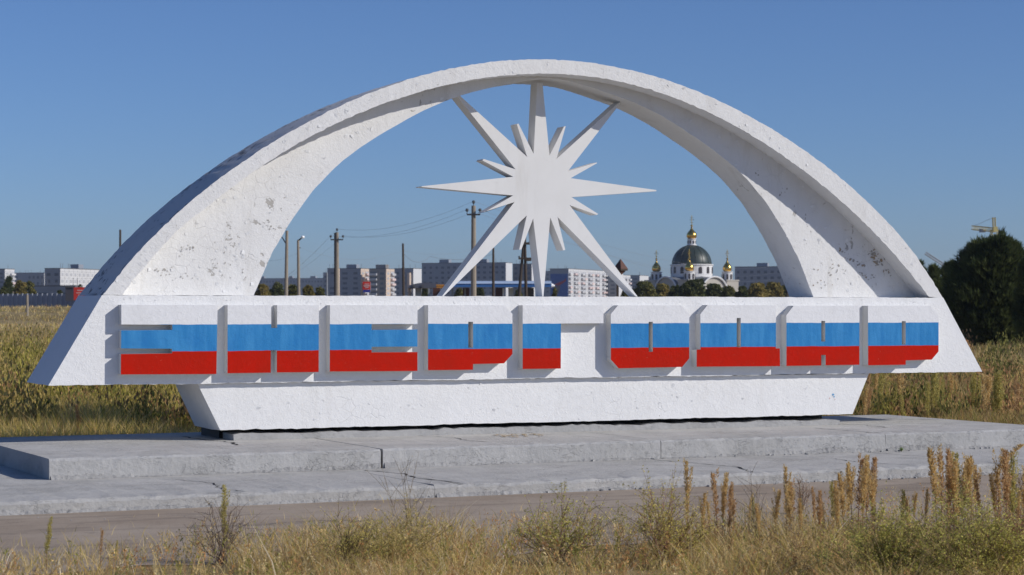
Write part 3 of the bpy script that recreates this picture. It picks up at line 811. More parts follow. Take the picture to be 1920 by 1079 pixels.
for k in range(4): mb.box((q0 + q1) / 2 + RH * (-.42 + .28 * k) - DH * .12, .12, .02, .2, RH, DH)
mb.build('sign_marks', flat('sign_brown_marks', (.25, .09, .03), .6), yb)['kind'] = 'stuff'
kz = thing('arched_kiosk', 'dark arched roof building at the left end of the blue canopy', 'building', tuple(ground_at(787, 312)))
xs = [764 + (832 - 764) * i / 16 for i in range(17)]
mb = MB(); V0 = [at(x, 540.5, 306) for x in xs]; V1 = [at(x, 541.0 - 10.5 * math.sin(math.pi * (.10 + .8 * (i / 16)) ) ** .7 * (1 if 0 < i < 16 else .45), 306) for i, x in enumerate(xs)]
for i in range(16):
    mb.quad(V0[i], V0[i + 1], V1[i + 1], V1[i]); mb.quad(V1[i], V1[i + 1], V1[i + 1] + DH * 9, V1[i] + DH * 9); mb.quad(V0[i + 1], V0[i], V0[i] + DH * 9, V0[i + 1] + DH * 9)
mb.build('arched_roof', flat('dark_slate_blue_roof', (.13, .135, .165), .6, .15), kz)
for x0, x1, mt in ((779, 790, 'white'), (766, 770, 'tan')):
    q0, q1 = at(x0, 551, 309), at(x1, 551, 309); mb = MB(); mb.box((q0 + q1) / 2, (q1 - q0).length, 1.5, 1.7, RH, DH); mb.build('wall_panel', W[mt], kz)
for x in (776.5, 792.5):
    q = at(x, 536.5, 305.9); mb = MB(); mb.box(q, .35, .08, .35, RH, DH); mb.build('roof_vent', W['roof'], kz)
# price sign
D = 255.0
pg = thing('price_sign', 'red and blue petrol price sign on two posts before the tan ended block', 'sign', tuple(ground_at(687, D)))
def slabpx(x0, x1, y0, y1, D, th, mat, name, parent):
    a, b = at(x0, y0, D), at(x1, y1, D); mb = MB(); c = (a + b) / 2
    mb.box(c, (b - a).dot(RH), th, abs(b.z - a.z), RH, DH); return mb.build(name, mat, parent)
rp = slabpx(680.2, 694.2, 528.5, 543.6, D, .3, W['red'], 'red_panel', pg)
mb = MB()
for x0, x1, y in ((683.5, 692.5, 533.0), (682, 693, 536.3), (684, 691.5, 539.5)):
    a, b = at(x0, y, D - .17), at(x1, y, D - .17)
    n = 5
    for k in range(n):
        q = a.lerp(b, (k + .5) / n); mb.box(q, (b - a).length / n * .72, .02, .11 if y != 536.3 else .18, RH, DH)
mb.build('pale_marks', flat('sign_pale_marks', (.78, .50, .48), .5), rp)
slabpx(681, 694, 543.8, 548.6, D, .28, W['signblue'], 'blue_panel', pg)
for x in (679.3, 694.8): slabpx(x - .5, x + .5, 530, 575, D + .1, .12, W['grey'], 'post', pg)

# ------------------------------------------------------------------ church
CD = 650.0; cs = CD / F
cc = vd((1297 - CX) / F * CD, CD, 0)
zy = lambda y: EYE + (583 - y) * cs
ch = thing('church', 'white church with green ribbed dome and gilded onion domes seen through the arch', 'church', (cc.x, cc.y, 2.6))
gold = flat('gilded_metal', (.75, .47, .10), .22, .12, 1.5, metal=1.0); greend = flat('green_dome_metal', (.032, .045, .036), .42, .25, .3, spec=.45)
cwall = flat('church_white_render', (.74, .73, .72), .85, .05, .3); cstone = flat('church_tan_stone', (.44, .41, .36), .9, .12, .4); croof = flat('church_grey_roof', (.15, .16, .175), .6, .15, .4)
cwin = flat('church_dark_window', (.05, .04, .04), .3, .3, 1); cframe = flat('church_window_frame', (.20, .10, .06), .6)
def ring_windows(c, r, n, z0, z1, wd, parent, off=.0, ph=.0):
    for k in range(n):
        a = 2 * math.pi * k / n + ph; d = Vector((math.cos(a), math.sin(a), 0)); tt = Vector((-d.y, d.x, 0))
        zs = z1 - wd / 2
        pts = [(-wd / 2, z0), (wd / 2, z0)] + [(wd / 2 * math.cos(t), zs + wd / 2 * math.sin(t)) for t in [math.pi * i / 6 for i in range(7)]]
        mb = MB(); P0 = [c + d * (r + .02) + tt * x + Vector((0, 0, z)) for x, z in pts]; P1 = [p + d * .10 for p in P0]; n_ = len(pts)
        mb.add(P0 + P1, [tuple(range(n_, 2 * n_))] + [(i, (i + 1) % n_, n_ + (i + 1) % n_, n_ + i) for i in range(n_)]); mb.build('window', cwin, parent)
def onion(c, zb, zt, rm, parent, ctop):
    h = zt - zb
    prof = [(rm * .62, 0), (rm * .9, .10), (rm * 1.0, .26), (rm * .93, .42), (rm * .68, .58), (rm * .40, .72), (rm * .20, .86), (rm * .13, 1.0)]
    mb = MB(); mb.lathe((c.x, c.y, zb), [(r, z * h) for r, z in prof], 24); o = mb.build('onion_dome', gold, parent, True)
    mb = MB(); zc = zt + .1; r = rm * .24
    mb.lathe((c.x, c.y, zt), [(r * .4, 0), (r, r * .9), (r * .9, r * 1.5), (r * .3, r * 2.0)], 12)
    k = ctop - zt
    mb.tube([(c.x, c.y, zt), (c.x, c.y, ctop)], .09, 5)
    for f, l in ((.78, .30), (.62, .5), (.42, .28)):
        q = Vector((c.x, c.y, zt + k * f)); mb.tube([q - RH * (k * l * .42), q + RH * (k * l * .42) - Vector((0, 0, .25 if f == .42 else 0))], .08, 5)
    mb.build('cross', gold, o)
# drum, dome, ribs, lantern
mb = MB(); mb.lathe((cc.x, cc.y, 0), [(6.45, 10.5), (6.45, zy(498.5)), (6.75, zy(498)), (6.75, zy(496.5)), (6.2, zy(496))], 48); dr = mb.build('drum', cwall, ch)
ring_windows(cc, 6.45, 14, zy(513.5), zy(501), 1.05, dr, ph=.15)
hz = zy(460) - zy(497)
mb = MB(); mb.lathe((cc.x, cc.y, zy(497)), [(6.15 * math.cos(t), hz * math.sin(t)) for t in [math.pi / 2 * i / 14 for i in range(14)]] + [(1.2, hz * .985)], 48); dm = mb.build('dome', greend, ch, True)
for k in range(16):
    a = 2 * math.pi * k / 16 + .1; d = Vector((math.cos(a), math.sin(a), 0))
    mb = MB(); mb.tube([cc + d * (6.2 * math.cos(t)) + Vector((0, 0, zy(497) + hz * math.sin(t) + .03)) for t in [math.pi / 2 * i / 12 * .93 for i in range(13)]], .065, 5); mb.build('dome_rib', gold if k % 5 == 0 else greend, dm, True)
mb = MB(); mb.lathe((cc.x, cc.y, 0), [(1.55, zy(460.5)), (1.55, zy(459)), (1.25, zy(458.8)), (1.25, zy(449.5)), (1.45, zy(449)), (1.45, zy(448))], 20); ln = mb.build('lantern', cwall, ch)
ring_windows(cc, 1.25, 8, zy(457.5), zy(451.5), .42, ln)
onion(cc, zy(448), zy(426), 1.62, ch, zy(404))
# four corner towers
fdir = (RH * -.15 + DH * -.99).normalized(); rdir = (RH * .99 + DH * -.15).normalized()
for d in (fdir, rdir, -rdir, -fdir):
    c = cc + d * 10.9
    mb = MB(); mb.box(c + Vector((0, 0, 6.8)), 4.9, 4.9, zy(527) - 2, (fdir + rdir).normalized(), (fdir - rdir).normalized()); mb.box(c + Vector((0, 0, zy(526.4))), 5.3, 5.3, .35, (fdir + rdir).normalized(), (fdir - rdir).normalized())
    mb.build('corner_block', cstone, ch)
    mb = MB(); mb.lathe((c.x, c.y, 0), [(1.62, zy(527)), (1.62, zy(511.5)), (1.85, zy(511)), (1.85, zy(510)), (1.0, zy(509.8))], 16); tw = mb.build('corner_tower', cwall, ch)
    ring_windows(c, 1.62, 8, zy(524.5), zy(514.5), .6, tw, ph=.3)
    onion(c, zy(510), zy(488), 1.42, ch, zy(469))
# barrel roofed arms
for k, (d, e) in enumerate((((fdir + rdir).normalized(), (rdir - fdir).normalized()), ((fdir - rdir).normalized(), (fdir + rdir).normalized()))):
    rr, zs, le = 5.3, 7.4, 10.6
    mb = MB(); n = 16; arc = [(rr * math.cos(math.pi * i / n), zs + rr * math.sin(math.pi * i / n)) for i in range(n + 1)]
    for i in range(n):
        (x0, z0), (x1, z1) = arc[i], arc[i + 1]
        a0, a1 = cc + e * x0 + Vector((0, 0, z0)), cc + e * x1 + Vector((0, 0, z1))
        mb.quad(a0 + d * le, a1 + d * le, a1 - d * le, a0 - d * le)
    mb.build('barrel_roof', croof, ch)
    for sg in (1, -1):
        mb = MB(); P = [cc + d * (sg * (le - .5)) + e * x + Vector((0, 0, z)) for x, z in [(-rr + .1, 2)] + [(x * .97, z - .1) for x, z in arc[::-1]] + [(rr - .1, 2)]]
        mb.add(P, [tuple(range(len(P)))]); g = mb.build('gable_wall', cstone, ch)
        mb = MB(); mb.tube([cc + d * (sg * le) + e * x * 1.02 + Vector((0, 0, z + .05)) for x, z in arc], .26, 6); mb.build('gable_arch', cwall, g)
        if sg == 1:
            for x in (-4.2, -2.1, 2.1, 4.2):
                mb = MB(); mb.lathe(cc + d * (le + 1.2) + e * x, [(.32, 2), (.32, 7.0), (.45, 7.1), (.45, 7.4)], 10); mb.build('column', cwall, g)
            mb = MB(); mb.box(cc + d * (le + .9) + Vector((0, 0, 7.7)), 10.2, 2.2, .55, e, d); mb.box(cc + d * (le + .9) + Vector((0, 0, 5.0)), 9.6, 2.0, .35, e, d); mb.build('porch_beam', cwall, g)
            for x in (-2.9, 0, 2.9):
                mb = MB(); mb.box(cc + d * (le - .42) + e * x + Vector((0, 0, 9.1 if x == 0 else 6.3)), 1.2, .2, 2.0, e, d); mb.build('window', cwin, g)
mb = MB(); mb.box(cc + Vector((0, 0, 6.2)), 15.5, 15.5, 9.4, (fdir + rdir).normalized(), (fdir - rdir).normalized()); mb.build('nave_wall', cstone, ch)
mb = MB(); mb.lathe((cc.x, cc.y, 0), [(8.6, 10.7), (7.2, 12.6), (6.5, 12.9)], 8); mb.build('drum_skirt_roof', croof, ch)

# ------------------------------------------------------------------ poles, wires, lamp, lantern
wood = flat('weathered_pole_concrete', (.30, .255, .20), .9, .35, 1.2); wood_d = flat('tarred_pole_wood', (.075, .058, .045), .9, .3, 1.5); porc = flat('insulator_glass', (.10, .11, .12), .25)
def pole(px, ytop, D, label, arm=None, lean=0.0, mat=None, rad=.17, name='utility_pole', cat='utility pole', extra=True):
    top = at(px, ytop, D); g = ground_at(px, D); b = Vector((top.x, top.y, g.z - .3)) - RH * lean
    t = thing(name, label, cat, (b.x, b.y, g.z))
    mb = MB(); mb.tube([b, (b + top) / 2, top], [rad * 1.15, rad, rad * .8], 10); mb.build('post', mat or wood, t)
    ends = [top]
    if arm:
        za, ln = arm; q = Vector((top.x, top.y, at(px, za, D).z))
        mb = MB(); mb.box(q - DH * rad, ln, .1, .11, RH, DH); mb.build('crossarm', M['steel_dark'], t)
        for sg in (-1, 1):
            pin = q + RH * (sg * ln / 2) - DH * rad
            mb = MB(); mb.tube([pin, pin + Vector((0, 0, .28))], .03, 5); mb.lathe(pin + Vector((0, 0, .2)), [(.05, 0), (.12, .06), (.12, .16), (.06, .24)], 8); mb.build('insulator', porc, t)
            ends.append(pin + Vector((0, 0, .38)))
        mb = MB(); mb.tube([top, top + Vector((0, 0, .25))], .03, 5); mb.lathe(top + Vector((0, 0, .14)), [(.05, 0), (.12, .06), (.12, .16), (.06, .24)], 8); mb.build('insulator', porc, t)
        ends[0] = top + Vector((0, 0, .32))
    if extra == 'bracket':
        mb = MB(); mb.tube([top - Vector((0, 0, 1.4)), top - Vector((0, 0, .6)) - RH * .5], .06, 6); mb.build('bracket', M['steel_dark'], t)
    return t, ends, top
_, e888, t888 = pole(888, 386, 150, 'tall grey utility pole with short crossarm left of the star', (403, .92), rad=.19)
_, e632, t632 = pole(632, 436, 200, 'grey utility pole with crossarm standing before the tan ended blocks', (450, 1.16), rad=.19)
mb = MB(); mb.tube([at(628.7, 437, 200.3), Vector((at(628.7, 437, 200.3).x, at(628.7, 437, 200.3).y, 2.2))], .12, 8); mb.build('second_post', wood_d, _)
_, e538, t538 = pole(538, 433, 205, 'bare grey utility pole nearest the left foot of the arch', None, .1, rad=.17, extra='bracket')
_, e756, t756 = pole(755.5, 457, 235, 'thin bare pole between the tan and the white ended blocks', None, -.1, wood_d, .14)
_, e925, t925 = pole(925, 465, 240, 'thin dark pole standing right of the tall crossarm pole', None, 0, wood_d, .15)
_, _, t225 = pole(225.5, 431, 200, 'dark pole top rising behind the left shoulder of the arch', None, 0, wood_d, .12)
_, _, _ = pole(613, 511, 250, 'slim pale post at the left edge of the stepped block', None, 0, W['grey'], .10, 'thin_post', 'post')
_, _, _ = pole(51, 553, 190, 'short pale post standing in the left field before the fence', None, 0, wood, .13, 'field_post', 'post')
_, _, _ = pole(1476, 540, 230, 'short dark post beside the right foot of the arch', None, 0, wood_d, .12, 'field_post', 'post')
# street lamp
D = 215; g = ground_at(561.5, D); tp = at(559, 451, D)
lp = thing('street_lamp', 'street lamp with bent arm and bright round head left of the poles', 'street lamp', tuple(g))
mb = MB(); mb.tube([Vector((tp.x + .1, tp.y, g.z - .2)), tp], [.18, .12], 10); mb.build('post', wood, lp)
hd = at(567.5, 445, D)
mb = MB(); mb.tube([tp - Vector((0, 0, .05)), at(562, 449.5, D), hd], [.09, .08, .06], 8); mb.build('arm', wood_d, lp)
mb = MB(); mb.lathe(hd - Vector((0, 0, .12)), [(.08, -.02), (.17, .02), (.20, .12), (.17, .22), (.06, .27)], 14)
mb.build('lamp_head', flat('polished_lamp_reflector', (.95, .95, .93), .3, .02), lp, True)
mb = MB(); mb.tube([at(559.5, 465, D), at(563.5, 465, D)], .05, 6); mb.build('bracket', M['steel_dark'], lp)
# two legged pole
D = 230
af = thing('two_legged_pole', 'brown two legged timber power pole with switch bars under the star', 'utility pole', tuple(ground_at(980, D)))
for x0, x1, yt in ((971, 982, 452), (987, 984, 446)):
    tp = at(x1, yt, D); b = ground_at(x0, D); mb = MB(); mb.tube([b - Vector((0, 0, .3)), tp], [.19, .14], 9); mb.build('leg', wood_d, af)
for x0, x1, y, th in ((979.5, 995.5, 457, .26), (972, 998, 485, .2), (985, 996, 487, .34)):
    a, b = at(x0, y, D - .2), at(x1, y, D - .2); mb = MB(); mb.box((a + b) / 2, (b - a).length, .16, th, RH, DH); mb.build('crossarm', wood_d, af)
for x, y in ((993.5, 454.5), (973.5, 483), (998, 481)):
    mb = MB(); mb.lathe(at(x, y, D - .2), [(.05, -.15), (.11, 0), (.11, .1), (.05, .18)], 8); mb.build('insulator', porc, af)
# roofed lantern on a post
D = 120; sc_ = D / F
lt = thing('roofed_lantern_post', 'brown roofed lantern box on a dark post beside the lower right star ray', 'lantern post', tuple(ground_at(1157, D)))
mb = MB(); tp = at(1158, 515, D); g = ground_at(1157, D); mb.box(Vector((tp.x, tp.y, (tp.z + g.z) / 2)), .13, .13, tp.z - g.z, RH, DH); mb.build('post', wood_d, lt)
c = at(1163.5, 504, D)
def frustum(c, r0, r1, z0, z1, n, mat, name, rot=.5):
    mb = MB(); P = []
    for r, z in ((r0, z0), (r1, z1)): P += [c + Vector((r * math.cos(2 * math.pi * k / n + rot), r * math.sin(2 * math.pi * k / n + rot), z)) for k in range(n)]
    mb.add(P, [(k, (k + 1) % n, n + (k + 1) % n, n + k) for k in range(n)] + [tuple(range(n - 1, -1, -1)), tuple(range(n, 2 * n))]); return mb.build(name, mat, lt)
rbrown = flat('rusty_brown_sheet', (.115, .055, .04), .7, .3, 4)
frustum(c, .43, .02, -.02, .54, 4, rbrown, 'roof', 1.15); frustum(c, .40, .43, -.12, -.025, 4, wood_d, 'eave', 1.15); frustum(c, .06, .30, -.36, -.125, 4, rbrown, 'box', 1.15)
mb = MB(); mb.tube([c + Vector((0, 0, -.36)), tp - Vector((0, 0, .1))], .04, 6); mb.build('bracket', wood_d, lt)
# wires
wire = flat('wire_aluminium', (.24, .25, .27), .5)
def cable(pts, sag, label, rad=.007):
    P = []
    for (a, b), sg in zip(zip(pts, pts[1:]), sag):
        for i in range(17 if b is pts[-1] else 16):
            t = i / 16; q = a.lerp(b, t); q.z -= sg * 4 * t * (1 - t); P.append(q)
    mb = MB(); mb.tube(P, rad, 4); tag(mb.build('power_line', wire), label, 'wire')
LFT = [at(380, 600 - k * 9, 330) for k in (4, 2, 0)]
far = [at(455, 566, 280), at(462, 556, 280), at(470, 546, 280)]
for k, (nm) in enumerate(('topmost', 'left', 'right')):
    rgt = [at(1500, 486, 420), at(1500, 500, 420), at(1500, 512, 420)][k]
    cable([far[k], e632[k], e888[k], rgt], (1.0, .8, 3.2), '%s wire of the line strung over the two crossarm poles' % nm, .0075)
cable([at(470, 482, 225), at(559.5, 474, 215)], (.6,), 'slack wire from the left to the lamp post')
cable([at(563.5, 465, 215), t756 - Vector((0, 0, .8)), at(888, 468, 246)], (1.1, .5), 'upper slack wire from the lamp post to the thin pole')
cable([at(563, 482, 215), at(613, 511, 250)], (1.0,), 'thin wire dropping from the lamp post to the slim post')
cable([at(757, 476, 235), at(806, 481, 238), t925 - Vector((0, 0, .7))], (.8, .5), 'heavy wavy cable from the thin pole towards the right', .017)

# ------------------------------------------------------------------ cranes
yel = flat('crane_yellow_paint', (.66, .54, .20), .6, .1); gry = flat('crane_grey_paint', (.30, .30, .31), .6, .1)
def lattice(mb, a, b, wd, n, rad):
    a, b = Vector(a), Vector(b); ax = (b - a).normalized(); u = ax.cross(DH); u = u.normalized() if u.length > .1 else RH; v = ax.cross(u)
    cor = [u * (i * wd / 2) + v * (j * wd / 2) for i, j in ((-1, -1), (1, -1), (1, 1), (-1, 1))]
    for c in cor: mb.tube([a + c, b + c], rad, 4)
    for i in range(n):
        p, q = a.lerp(b, i / n), a.lerp(b, (i + 1) / n)
        for k in range(4): mb.tube([p + cor[k], q + cor[(k + 1) % 4]], rad * .6, 3)
D = 640
cr = thing('tower_crane', 'pale yellow tower crane rising behind the big dark pine', 'crane', tuple(ground_at(1865, D)))
mb = MB(); b = ground_at(1865, D); m0 = at(1865, 431, D); lattice(mb, b, m0, 2.0, 24, .16); mb.build('mast', yel, cr)
mb = MB(); lattice(mb, at(1864, 431.5, D), at(1823.5, 427.5, D + 6), 1.1, 16, .13); mb.build('jib', yel, cr)
mb = MB(); lattice(mb, at(1864.5, 432, D), at(1863.5, 408, D), .75, 6, .13); mb.build('tower_head', yel, cr)
mb = MB(); mb.tube([at(1863.5, 408, D), at(1826, 424, D + 6)], .05, 4); mb.build('stay_cable', gry, cr)
mb = MB(); mb.box(at(1842, 433, D + 3), 1.4, 1.4, 1.0); mb.build('trolley', gry, cr)
mb = MB(); mb.box(at(1866, 430, D - 1), 1.3, 1.3, 1.5, RH, DH); mb.build('cab', yel, cr)
D = 900
c2 = thing('luffing_crane', 'distant grey crane with raised jib above the small pines', 'crane', tuple(ground_at(1771, D)))
mb = MB(); lattice(mb, ground_at(1771, D), at(1771, 497, D), 1.8, 14, .16); mb.build('mast', gry, c2)
mb = MB(); lattice(mb, at(1771, 498, D), at(1735, 475, D), 1.0, 14, .15); mb.build('jib', gry, c2)
mb = MB(); lattice(mb, at(1773, 496, D), at(1787, 490.5, D), .8, 6, .13); mb.tube([at(1787, 490, D), at(1786.5, 498, D)], .1, 4); mb.build('counter_jib', gry, c2)

# ------------------------------------------------------------------ trees
def mixcol(c0, c1, t): return np.asarray(c0)[None] * (1 - t[:, None]) + np.asarray(c1)[None] * t[:, None]
def rand_dirs(n, r): 
    d = r.normal(size=(n, 3)); return d / np.linalg.norm(d, axis=1, keepdims=True)
def lobes_for(h, rad, n, r, base=.08, shape='egg'):
    out = []
    for i in range(n):
        t = base + (1 - base) * (i + .5) / n
        if shape == 'egg': pr = math.sin(math.pi * min(1, (t * .68 + .24))) ** .75
        elif shape == 'cone': pr = (1 - t) ** .8 * 1.0 + .05
        else: pr = math.sin(math.pi * (t * .8 + .16)) ** .6
        a = i * 2.4 + r.uniform(-.4, .4); q = rad * pr * r.uniform(.45, .72)
        lr = rad * r.uniform(.26, .42) * (.55 + .45 * pr)
        out.append((q * math.cos(a), q * math.sin(a), min(h * t, h - lr * .7), lr))
    return out
def pine_crown(seed, h, rad, ntuft, needle, cols, nl=26, shape='egg'):
    r = np.random.default_rng(seed); rr = random.Random(seed)
    lb = np.array(lobes_for(h, rad, nl, rr, .06, shape)); 
    ext = []
    for i in range(int(nl * .8)):                           # upright leaders standing out of the crown
        b_ = lb[rr.randrange(len(lb))]; a_ = rr.uniform(0, 6.28); e_ = rr.uniform(.1, 1.2)
        lr = rad * rr.uniform(.055, .085)
        ext.append((b_[0] + math.cos(a_) * math.cos(e_) * b_[3] * 1.02, b_[1] + math.sin(a_) * math.cos(e_) * b_[3] * 1.02, b_[2] + math.sin(e_) * b_[3] * 1.1 + lr, lr))
    lb = np.concatenate([lb, np.array(ext)])
    wgt = lb[:, 3] ** 1.5; k = r.choice(len(lb), ntuft, p=wgt / wgt.sum())
    d = rand_dirs(ntuft, r); rr_ = r.uniform(.55, 1.05, ntuft) ** .6
    zs_ = np.where(k >= nl, 2.1, 1.1); P = lb[k, :3] + d * (lb[k, 3] * rr_)[:, None] * np.stack([np.ones(ntuft), np.ones(ntuft), zs_], 1)
    P[:, 2] = np.maximum(P[:, 2], .1)
    out = P - np.array([0, 0, h * .45]); out[:, 2] *= .3; out /= np.linalg.norm(out, axis=1, keepdims=True) + 1e-6
    ax = out * .55 + np.array([0, 0, .85]) + d * .25; ax /= np.linalg.norm(ax, axis=1, keepdims=True)
    nn = 9
    V = np.zeros((ntuft, nn, 3, 3)); C = np.zeros((ntuft, nn, 3, 3))
    tcol = mixcol(cols[0], cols[1], np.clip(r.random(len(lb))[k] * .7 + r.random(ntuft) * .4, 0, 1)) * r.uniform(.75, 1.25, (ntuft, 1))
    for j in range(nn):
        dd = ax + rand_dirs(ntuft, r) * .55; dd /= np.linalg.norm(dd, axis=1, keepdims=True)
        sd_ = np.cross(dd, rand_dirs(ntuft, r)); sd_ /= np.linalg.norm(sd_, axis=1, keepdims=True) + 1e-6
        ln = needle * r.uniform(.6, 1.25, ntuft); wd = needle * .085 * r.uniform(.8, 1.4, ntuft)
        V[:, j, 0] = P - sd_ * wd[:, None]; V[:, j, 1] = P + sd_ * wd[:, None]; V[:, j, 2] = P + dd * ln[:, None]
        C[:, j] = tcol[:, None]
    V = V.reshape(-1, 3); n = len(V) // 3
    return V, np.arange(3 * n).reshape(-1, 3), C.reshape(-1, 3)
def leaf_crown(seed, h, rad, nleaf, size, cols, nl=16, base=.12, flatz=1.0):
    r = np.random.default_rng(seed); rr = random.Random(seed)
    lb = np.array(lobes_for(h, rad, nl, rr, base, 'bush'))
    wgt = lb[:, 3] ** 2; k = r.choice(len(lb), nleaf, p=wgt / wgt.sum())
    d = rand_dirs(nleaf, r); P = lb[k, :3] + d * (lb[k, 3] * r.uniform(.5, 1.08, nleaf) ** .7)[:, None]
    P[:, 2] = np.maximum(P[:, 2], .05)
    a = rand_dirs(nleaf, r); b = np.cross(a, rand_dirs(nleaf, r)); b /= np.linalg.norm(b, axis=1, keepdims=True) + 1e-6
    s = size * r.uniform(.6, 1.4, nleaf)[:, None]
    V = np.stack([P - a * s - b * s * .1, P + b * s * .45, P + a * s, P - b * s * .45], 1)
    lt_ = r.random(len(lb))[k] * .6 + r.random(nleaf) * .4
    C = np.repeat((mixcol(cols[0], cols[1], lt_) * r.uniform(.8, 1.2, (nleaf, 1)))[:, None], 4, 1)
    return V.reshape(-1, 3), np.arange(4 * nleaf).reshape(-1, 4), C.reshape(-1, 3)
def limbs(seed, h, rad, n, r0, mat, parent, name='trunk'):
    r = random.Random(seed); mb = MB(); loc = parent.location
    mb.tube([loc - Vector((0, 0, .2)), loc + Vector((0, 0, h * .45)), loc + Vector((0, 0, h * .88))], [r0, r0 * .7, r0 * .15], 8)
    for i in range(n):
        z = h * r.uniform(.12, .75); a = r.uniform(0, 6.28); l = rad * r.uniform(.5, .9)
        p = loc + Vector((0, 0, z)); q = p + Vector((math.cos(a) * l, math.sin(a) * l, l * r.uniform(.3, .7)))
        mb.tube([p, p.lerp(q, .5) + Vector((0, 0, l * .05)), q], [r0 * .4, r0 * .25, r0 * .08], 5)
    mb.build(name, mat, parent)
PINE = ((.024, .038, .014), (.095, .110, .036))
def pine(px, D, ytop, hw, label, seed, ntuft, needle=.36, nl=26, shape='egg', group=None, z0=None, name='pine_tree'):
    g = ground_at(px, D); h = at(px, ytop, D).z - g.z; rad = hw * D / F
    t = thing(name, label, 'pine tree', tuple(g), group)
    limbs(seed, h, rad, 14, .16 if h > 5 else .1, M['bark'], t)
    V, T, C = pine_crown(seed, h, rad, ntuft, needle, PINE, nl, shape)
    np_mesh('crown', V, None, C, M['needle'], t, T)
    return t
pine(1864, 112, 464, 98, 'big broad dark pine at the right edge of the picture', 3, 13000, .40, 48)
pine(1752, 138, 506, 30, 'small dark pine just behind the right shoulder of the beam', 4, 2200, .42, 18, 'cone', z0=1)
pine(1779, 146, 500, 34, 'small dark pine between the arch and the big pine', 5, 2400, .42, 20, 'cone')
pine(1722, 150, 500, 34, 'dark pine tip half hidden behind the arch edge', 6, 1600, .42, 16, 'cone')
pine(1955, 105, 462, 60, 'dark pine cut by the right picture edge', 8, 5000, .30, 30)
pine(16, 420, 525, 12, 'dark conifer before the narrow white block at the left edge', 9, 900, .9, 14, 'cone')
GR = ((.040, .055, .02), (.12, .125, .042)); YL_ = ((.11, .105, .03), (.30, .23, .07)); OL = ((.065, .075, .025), (.20, .18, .055))
def bush(px, D, ytop, hw, label, seed, n, size, cols, group='shrubs and trees before the town'):
    g = ground_at(px, D); h = at(px, ytop, D).z - g.z; rad = hw * D / F
    t = thing('leafy_tree', label, 'tree', tuple(g), group)
    limbs(seed, h, rad, 8, .09, M['bark'], t)
    V, Fq, C = leaf_crown(seed, h, rad, n, size, cols)
    np_mesh('crown', V, Fq, C, M['leaf'], t)
D_ = 300
for i, (x, yt, hw, c, lb, dd) in enumerate((
    (492, 534, 17, YL_, 'pale yellow green bush at the left foot of the arch opening', 300), (520, 531, 18, GR, 'dark green bush left of the bare utility pole', 320),
    (549, 536, 15, OL, 'olive bush between the bare pole and the lamp post', 290), (578, 536, 13, YL_, 'small yellow green bush right of the lamp post', 280), (600, 540, 13, OL, 'low olive bush at the foot of the stepped block', 330),
    (797, 541, 9, GR, 'small green bush under the dark arched roof', 330), (861, 542, 12, OL, 'green bush under the blue canopy near the lower left ray', 335), (900, 541, 12, GR, 'dark green bush under the canopy right of the tall pole', 340), (972, 544, 9, OL, 'small bush between the canopy and the two legged pole', 340),
    (1040, 541, 6, OL, 'small bush at the right end of the blue canopy', 320), (1172, 545, 10, OL, 'low olive bush beside the lantern post', 300),
    (1208, 530, 26, OL, 'olive green tree left of the church at the lower right ray', 320), (1243, 533, 20, YL_, 'yellowish tree below the left church tower', 330), (1268, 537, 18, GR, 'dark green tree below the church between its towers', 310),
    (1300, 527, 30, GR, 'large dark green tree in front of the church', 300), (1338, 534, 22, GR, 'dark green tree before the lit church gable', 320), (1366, 538, 18, OL, 'olive tree before the right church block', 310), (1393, 538, 15, GR, 'green bush right of the church', 300),
    (1420, 533, 24, YL_, 'ochre autumn tree right of the church', 310), (1450, 531, 24, YL_, 'golden autumn tree near the right foot of the arch', 325), (1474, 536, 16, OL, 'olive bush against the right foot of the arch', 330),
    (38, 527, 17, YL_, 'brownish green bush left of the white block', 360), (54, 528, 15, OL, 'round olive bush before the long low block', 370), (8, 540, 12, GR, 'dark low bush at the left picture edge', 350), (112, 545, 8, GR, 'small dark bush above the fence', 345), (150, 534, 7, GR, 'small tree beside the tan stair panel', 500))):
    bush(x, dd, yt, hw, lb, 100 + i, int(1300 + hw * 70), .17 + hw * .0035, c)

# ------------------------------------------------------------------ grass
def blades(n, x, y, z, h, wd, lean, col, r):
    """two-segment tapering blades as one mesh"""
    az = r.uniform(0, 2 * np.pi, n); la = r.uniform(0, 2 * np.pi, n)
    sx, sy = np.cos(az) * wd, np.sin(az) * wd
    lx, ly = np.cos(la) * lean * h, np.sin(la) * lean * h
    V = np.zeros((n, 5, 3)); 
    V[:, 0] = np.stack([x - sx, y - sy, z], 1); V[:, 1] = np.stack([x + sx, y + sy, z], 1)
    V[:, 2] = np.stack([x + lx * .35 + sx * .8, y + ly * .35 + sy * .8, z + h * .55], 1); V[:, 3] = np.stack([x + lx * .35 - sx * .8, y + ly * .35 - sy * .8, z + h * .55], 1)
    V[:, 4] = np.stack([x + lx, y + ly, z + h], 1)
    b = np.arange(n) * 5
    Q = np.stack([b, b + 1, b + 2, b + 3], 1); T = np.stack([b + 3, b + 2, b + 4], 1)
    return V.reshape(-1, 3), Q, T, np.repeat(col, 5, 0)
def pal(cols, wts, n, r, var=.2):
    k = r.choice(len(cols), n, p=np.array(wts) / sum(wts)); return np.array(cols)[k] * r.uniform(1 - var, 1 + var, (n, 1))
def pix_xy(px, D):
    t = (px - CX) / F; X = RT.x * t * D + DH.x * D; Y = RT.y * t * D + DH.y * D; return X, Y
def clump(x, y, seed, f):
    r = np.random.default_rng(seed); s = np.zeros_like(x)
    for i in range(6):
        a = r.uniform(0, 6.28); k = f * r.uniform(.6, 2.2); s += np.sin((x * np.cos(a) + y * np.sin(a)) * k + r.uniform(0, 6.28))
    return s / 6
